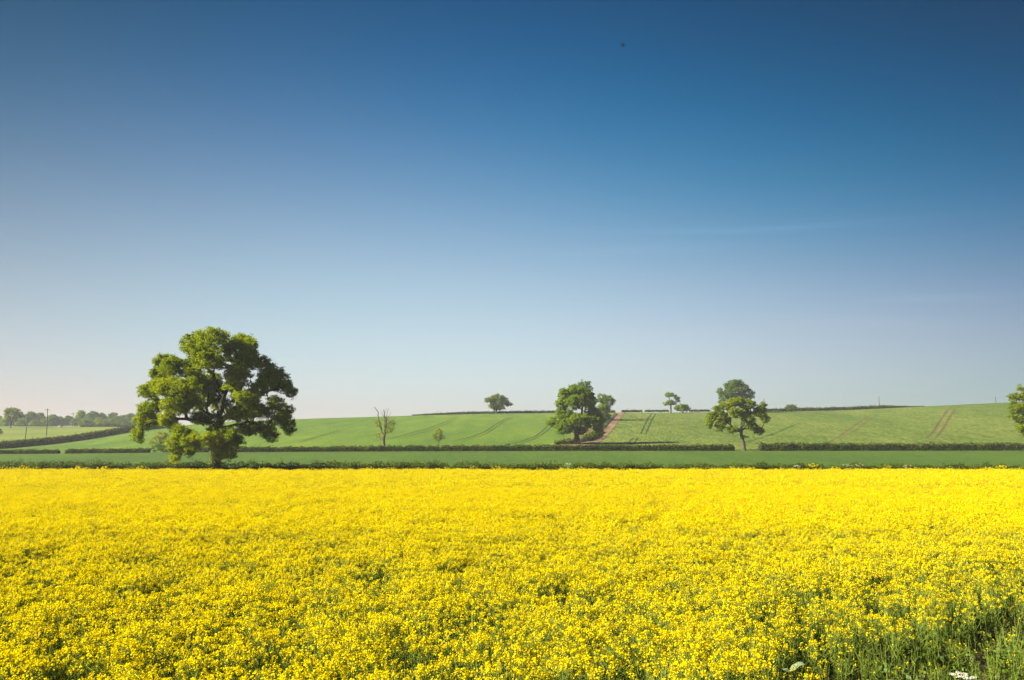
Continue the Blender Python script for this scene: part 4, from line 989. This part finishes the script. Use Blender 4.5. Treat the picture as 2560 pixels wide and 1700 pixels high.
# sparse young rape on the corner (without or with few flowers)
PS = bpy.data.collections.new('rape_sparse')
for i in range(6): proto('rape_s%d' % i, rape_parts(580 + i, H=0.85, nb=3, flo=9, fsz=.022, headr=.026, leaves=16, spread=.12, flowers=0.10 if i < 4 else 0.5), PS)
rg = np.random.default_rng(4)
n = 5200; x = rg.uniform(2.8, 26, n); y = rg.uniform(10, 32, n); ed = y - edge_y(x)
pt = np.array([mnoise.noise((a * .4, b * .5, 31)) for a, b in zip(x, y)])
m = (ed < 4.0) & (ed > -7) & (rg.random(n) < np.clip(0.95 + ed * .10, .10, 1)) & (pt > np.where(x > 7, -0.02, -0.2))
x, y = x[m], y[m]; n = len(x)
gn_scatter('young_rape', np.stack([x, y, np.zeros(n)], -1), np.stack([rg.normal(size=n) * .1, rg.normal(size=n) * .1, rg.random(n) * 6.28], -1), rg.uniform(.6, 1.1, n), rg.integers(0, 6, n), PS, 'leafy young rape plants with few flowers at the thin field edge')

# single plants one can pick out at the front of the field edge
def rape_plant(px, row, Y, H, seed, label, flowers=1.0, lean=0.0, group='single rape plants one can pick out', nb=6, fsz=.024, flo=14, headr=.03, spread=.2, leaves=9):
    p = at(px, row, Y); pa = rape_parts(seed, H=H, nb=nb, flo=flo, fsz=fsz, headr=headr, spread=spread, flowers=flowers, leaves=leaves)
    root = empty('rape_plant', (p[0], p[1], 0.0)); root.rotation_euler = (0, lean, 0); tag(root, label, 'rape plant', group)
    mesh_obj('stem', mesh_np('stem', *pa['stems']), MAT_STEM, root)
    if 'petals' in pa: mesh_obj('blossom', mesh_np('blossom', *pa['petals']), MAT_PETAL, root)
    if 'leaves' in pa: mesh_obj('leaves', mesh_np('leaves', *pa['leaves']), MAT_RLEAF, root)
    return root
FR = [ # px of head, distance, height
 (2000, 12.6, 0.80, 'rape plant lowest at the front edge with its flowers against the pale leaf'),
 (2068, 13.6, 1.32, 'tall rape plant fanning out from the bottom edge, left of the slanting stems'),
 (2140, 14.3, 1.36, 'tall rape plant with large flower heads near the bottom edge'),
 (2218, 15.0, 1.25, 'rape plant with a slanting pale stem reaching the bottom edge'),
 (2290, 15.6, 1.22, 'rape plant with a compact flower head at the edge of the bare corner'),
 (2395, 17.2, 1.05, 'lone rape plant flowering over the dark soil of the corner'),
 (2462, 18.2, 1.12, 'lone rape plant with a bright double flower head above the corner'),
 (2520, 19.0, 1.15, 'lone rape plant at the right edge above the bare corner'),
]
for i, (px, Y, H_, lb) in enumerate(FR):
    rape_plant(px, 1500, Y, H_, 700 + i, lb, lean=(-0.06, -0.12, 0.05, 0.14, 0.05, 0.03, -0.05, 0.04)[i])
# taller sprigs that stand above the crop's far edge against the hedge
for i, (px, hh, lb) in enumerate([(2034, 2.10, 'tallest yellow rape sprigs standing above the far edge of the field at the right'), (57, 1.78, 'tall yellow rape sprigs above the far edge near the left side'),
                                  (190, 1.75, 'tall yellow rape sprigs above the far edge, right of the leftmost ones'), (257, 1.68, 'tall yellow rape sprigs above the far edge just left of the oak'), (2506, 1.78, 'tall yellow rape sprigs above the far edge near the right side'),
                                  (1240, 1.70, 'small yellow rape sprigs above the far edge right of the sapling')]):
    rape_plant(px, 1170, 107.5, hh, 720 + i, lb, nb=9, fsz=.10, flo=12, headr=.09, spread=.55, leaves=0, group='rape sprigs above the field edge')

# cow parsley, the pale leaf
MAT_WHITE = plain_mat('white_umbel', (0.592, 0.592, 0.496), 0.8, trans=0.25, var=0.1)
def parsley(x, y, H, seed, label, R_=0.06, nu=5, cat='cow parsley', fsz=0.012, base=0.0, nfl=90, group='cow parsley'):
    rg = np.random.default_rng(seed); root = empty('cow_parsley', (x, y, base)); tag(root, label, cat, group)
    s0, s1, a, b = [], [], [], []; fl = []
    for j in range(nu):
        az = j * 2.4 + rg.random(); rr = H * .16 * rg.uniform(.3, 1.3) * (0 if j == 0 else 1)
        k0 = np.array([0, 0, H * .45]); tip = np.array([math.cos(az) * rr * 1.6, math.sin(az) * rr * 1.6, H * rg.uniform(.82, 1.0)])
        s0.append(k0); s1.append(tip); a.append(.006); b.append(.003)
        for q_ in range(9):
            t2 = q_ * .7; c = tip + np.array([math.cos(t2) * R_ * rg.uniform(.2, 1), math.sin(t2) * R_ * rg.uniform(.2, 1), R_ * .55])
            s0.append(tip); s1.append(c); a.append(.002); b.append(.001)
            fl.append(c + rg.normal(size=(nfl // 9, 3)) * np.array([1, 1, .8]) * R_ * .26)
    s0.append(np.zeros(3)); s1.append(np.array([0, 0, H * .45])); a.append(.009); b.append(.006)
    v, f = frusta(np.array(s0), np.array(s1), np.array(a), np.array(b), 4); mesh_obj('stem', mesh_np('stem', v, f), MAT_STEM, root)
    fl = np.concatenate(fl); v, f = leaf_quads(fl, fsz * rg.uniform(.7, 1.3, len(fl)), up=.8, aspect=1, rg=rg); mesh_obj('blossom', mesh_np('blossom', v, f), MAT_WHITE, root)
    n = 26; c = np.stack([rg.normal(size=n) * H * .12, rg.normal(size=n) * H * .12, rg.uniform(.05, .45, n) * H], -1)
    v, f = leaf_quads(c, 0.09 * H, up=.5, aspect=.4, rg=rg); mesh_obj('leaves', mesh_np('leaves', v, f), MAT_RLEAF, root)
pp = at(2412, 1690, 14.2)
parsley(pp[0], pp[1], float(pp[2]) + .06, 801, 'cow parsley with white flower clusters at the bottom right corner', R_=.045, nu=8, fsz=.014, nfl=140, group='cow parsley beside the rape')
for i, (px, H_, lb) in enumerate([(1420, 1.95, 'pale cow parsley in the hedge gap below the middle oak'), (2118, 1.85, 'pale cow parsley sprays left of the pair right of the tall rape sprigs'), (2150, 2.0, 'pale cow parsley sprays standing highest over the near hedge at the right'),
                                  (2266, 1.7, 'pale cow parsley sprays at the far right of the near hedge'), (1993, 1.75, 'pale cow parsley sprays just left of the tall rape sprigs')]):
    parsley(uu(px, 1160) * 110.6, 110.6, H_, 810 + i, lb, R_=.12, nu=7, fsz=.035, nfl=36, group='cow parsley beside the near hedge')
# white hawthorn blossom speckles on near hedge are leaves of their own colour
def pale_leaf():
    p = at(1980, 1676, 12.9); p[2] = max(0.35, p[2])
    root = empty('dock_plant', (p[0], p[1], 0)); tag(root, 'broad pale grey green leaf plant at the bottom edge beside low rape flowers', 'leafy plant')
    m = plain_mat('pale_glaucous_leaf', (0.15, 0.21, 0.13), .5, trans=.2, var=.15)
    for j, (az, ln, wd, z) in enumerate([(0.3, .26, .16, p[2]), (2.6, .20, .12, p[2] - .08), (4.5, .22, .13, p[2] - .14)]):
        K = 9; V = []
        for i in range(K):
            t = i / (K - 1); w_ = wd * .5 * math.sin(math.pi * (0.08 + .92 * t) ** .8) + .004
            r0 = ln * t; zz = z + .08 * math.sin(t * 2.6) - .02
            for sgn, dz_ in ((-1, .03), (0, -.012), (1, .03)):
                V.append((math.cos(az) * r0 - math.sin(az) * w_ * sgn, math.sin(az) * r0 + math.cos(az) * w_ * sgn, zz + dz_ * abs(sgn) + .012 * math.sin(9 * t + sgn)))
        Fq = [[i * 3 + c, i * 3 + c + 1, i * 3 + c + 4, i * 3 + c + 3] for i in range(K - 1) for c in range(2)]
        V = np.array(V); F1 = np.array(Fq); n = len(V); V2 = V - np.array([0, 0, .003])
        mesh_obj('leaf', mesh_np('leaf', np.concatenate([V, V2]), [F1, F1[:, ::-1] + n], smooth=True), m, root)
    v, f = tube([(0, 0, -.02), (0.01, 0, p[2] * .5), (0, 0, p[2])], [.008, .007, .005], 6)
    mesh_obj('stem', mesh_np('stem', v, f, smooth=True), MAT_STEM, root)
pale_leaf()

# ------------------------------------------------------------------ haze
HAZE = 0.00015
def haze():
    V = np.array([(x, y, z) for x in (-6000, 6000) for y in (-400, 3300) for z in (-3.0, 60.0)], float)
    Fq = np.array([(0, 1, 3, 2), (4, 6, 7, 5), (0, 4, 5, 1), (2, 3, 7, 6), (0, 2, 6, 4), (1, 5, 7, 3)])
    m = bpy.data.materials.new('haze_air'); m.use_nodes = True; t = m.node_tree; t.nodes.clear()
    v = t.nodes.new('ShaderNodeVolumePrincipled'); v.inputs['Density'].default_value = HAZE; v.inputs['Color'].default_value = (0.86, 0.93, 1.0, 1); v.inputs['Anisotropy'].default_value = 0.15
    o_ = t.nodes.new('ShaderNodeOutputMaterial'); t.links.new(v.outputs[0], o_.inputs['Volume'])
    o = mesh_obj('haze', mesh_np('haze', V, Fq), m); tag(o, 'thin pale summer haze over the fields', kind='stuff')
haze()
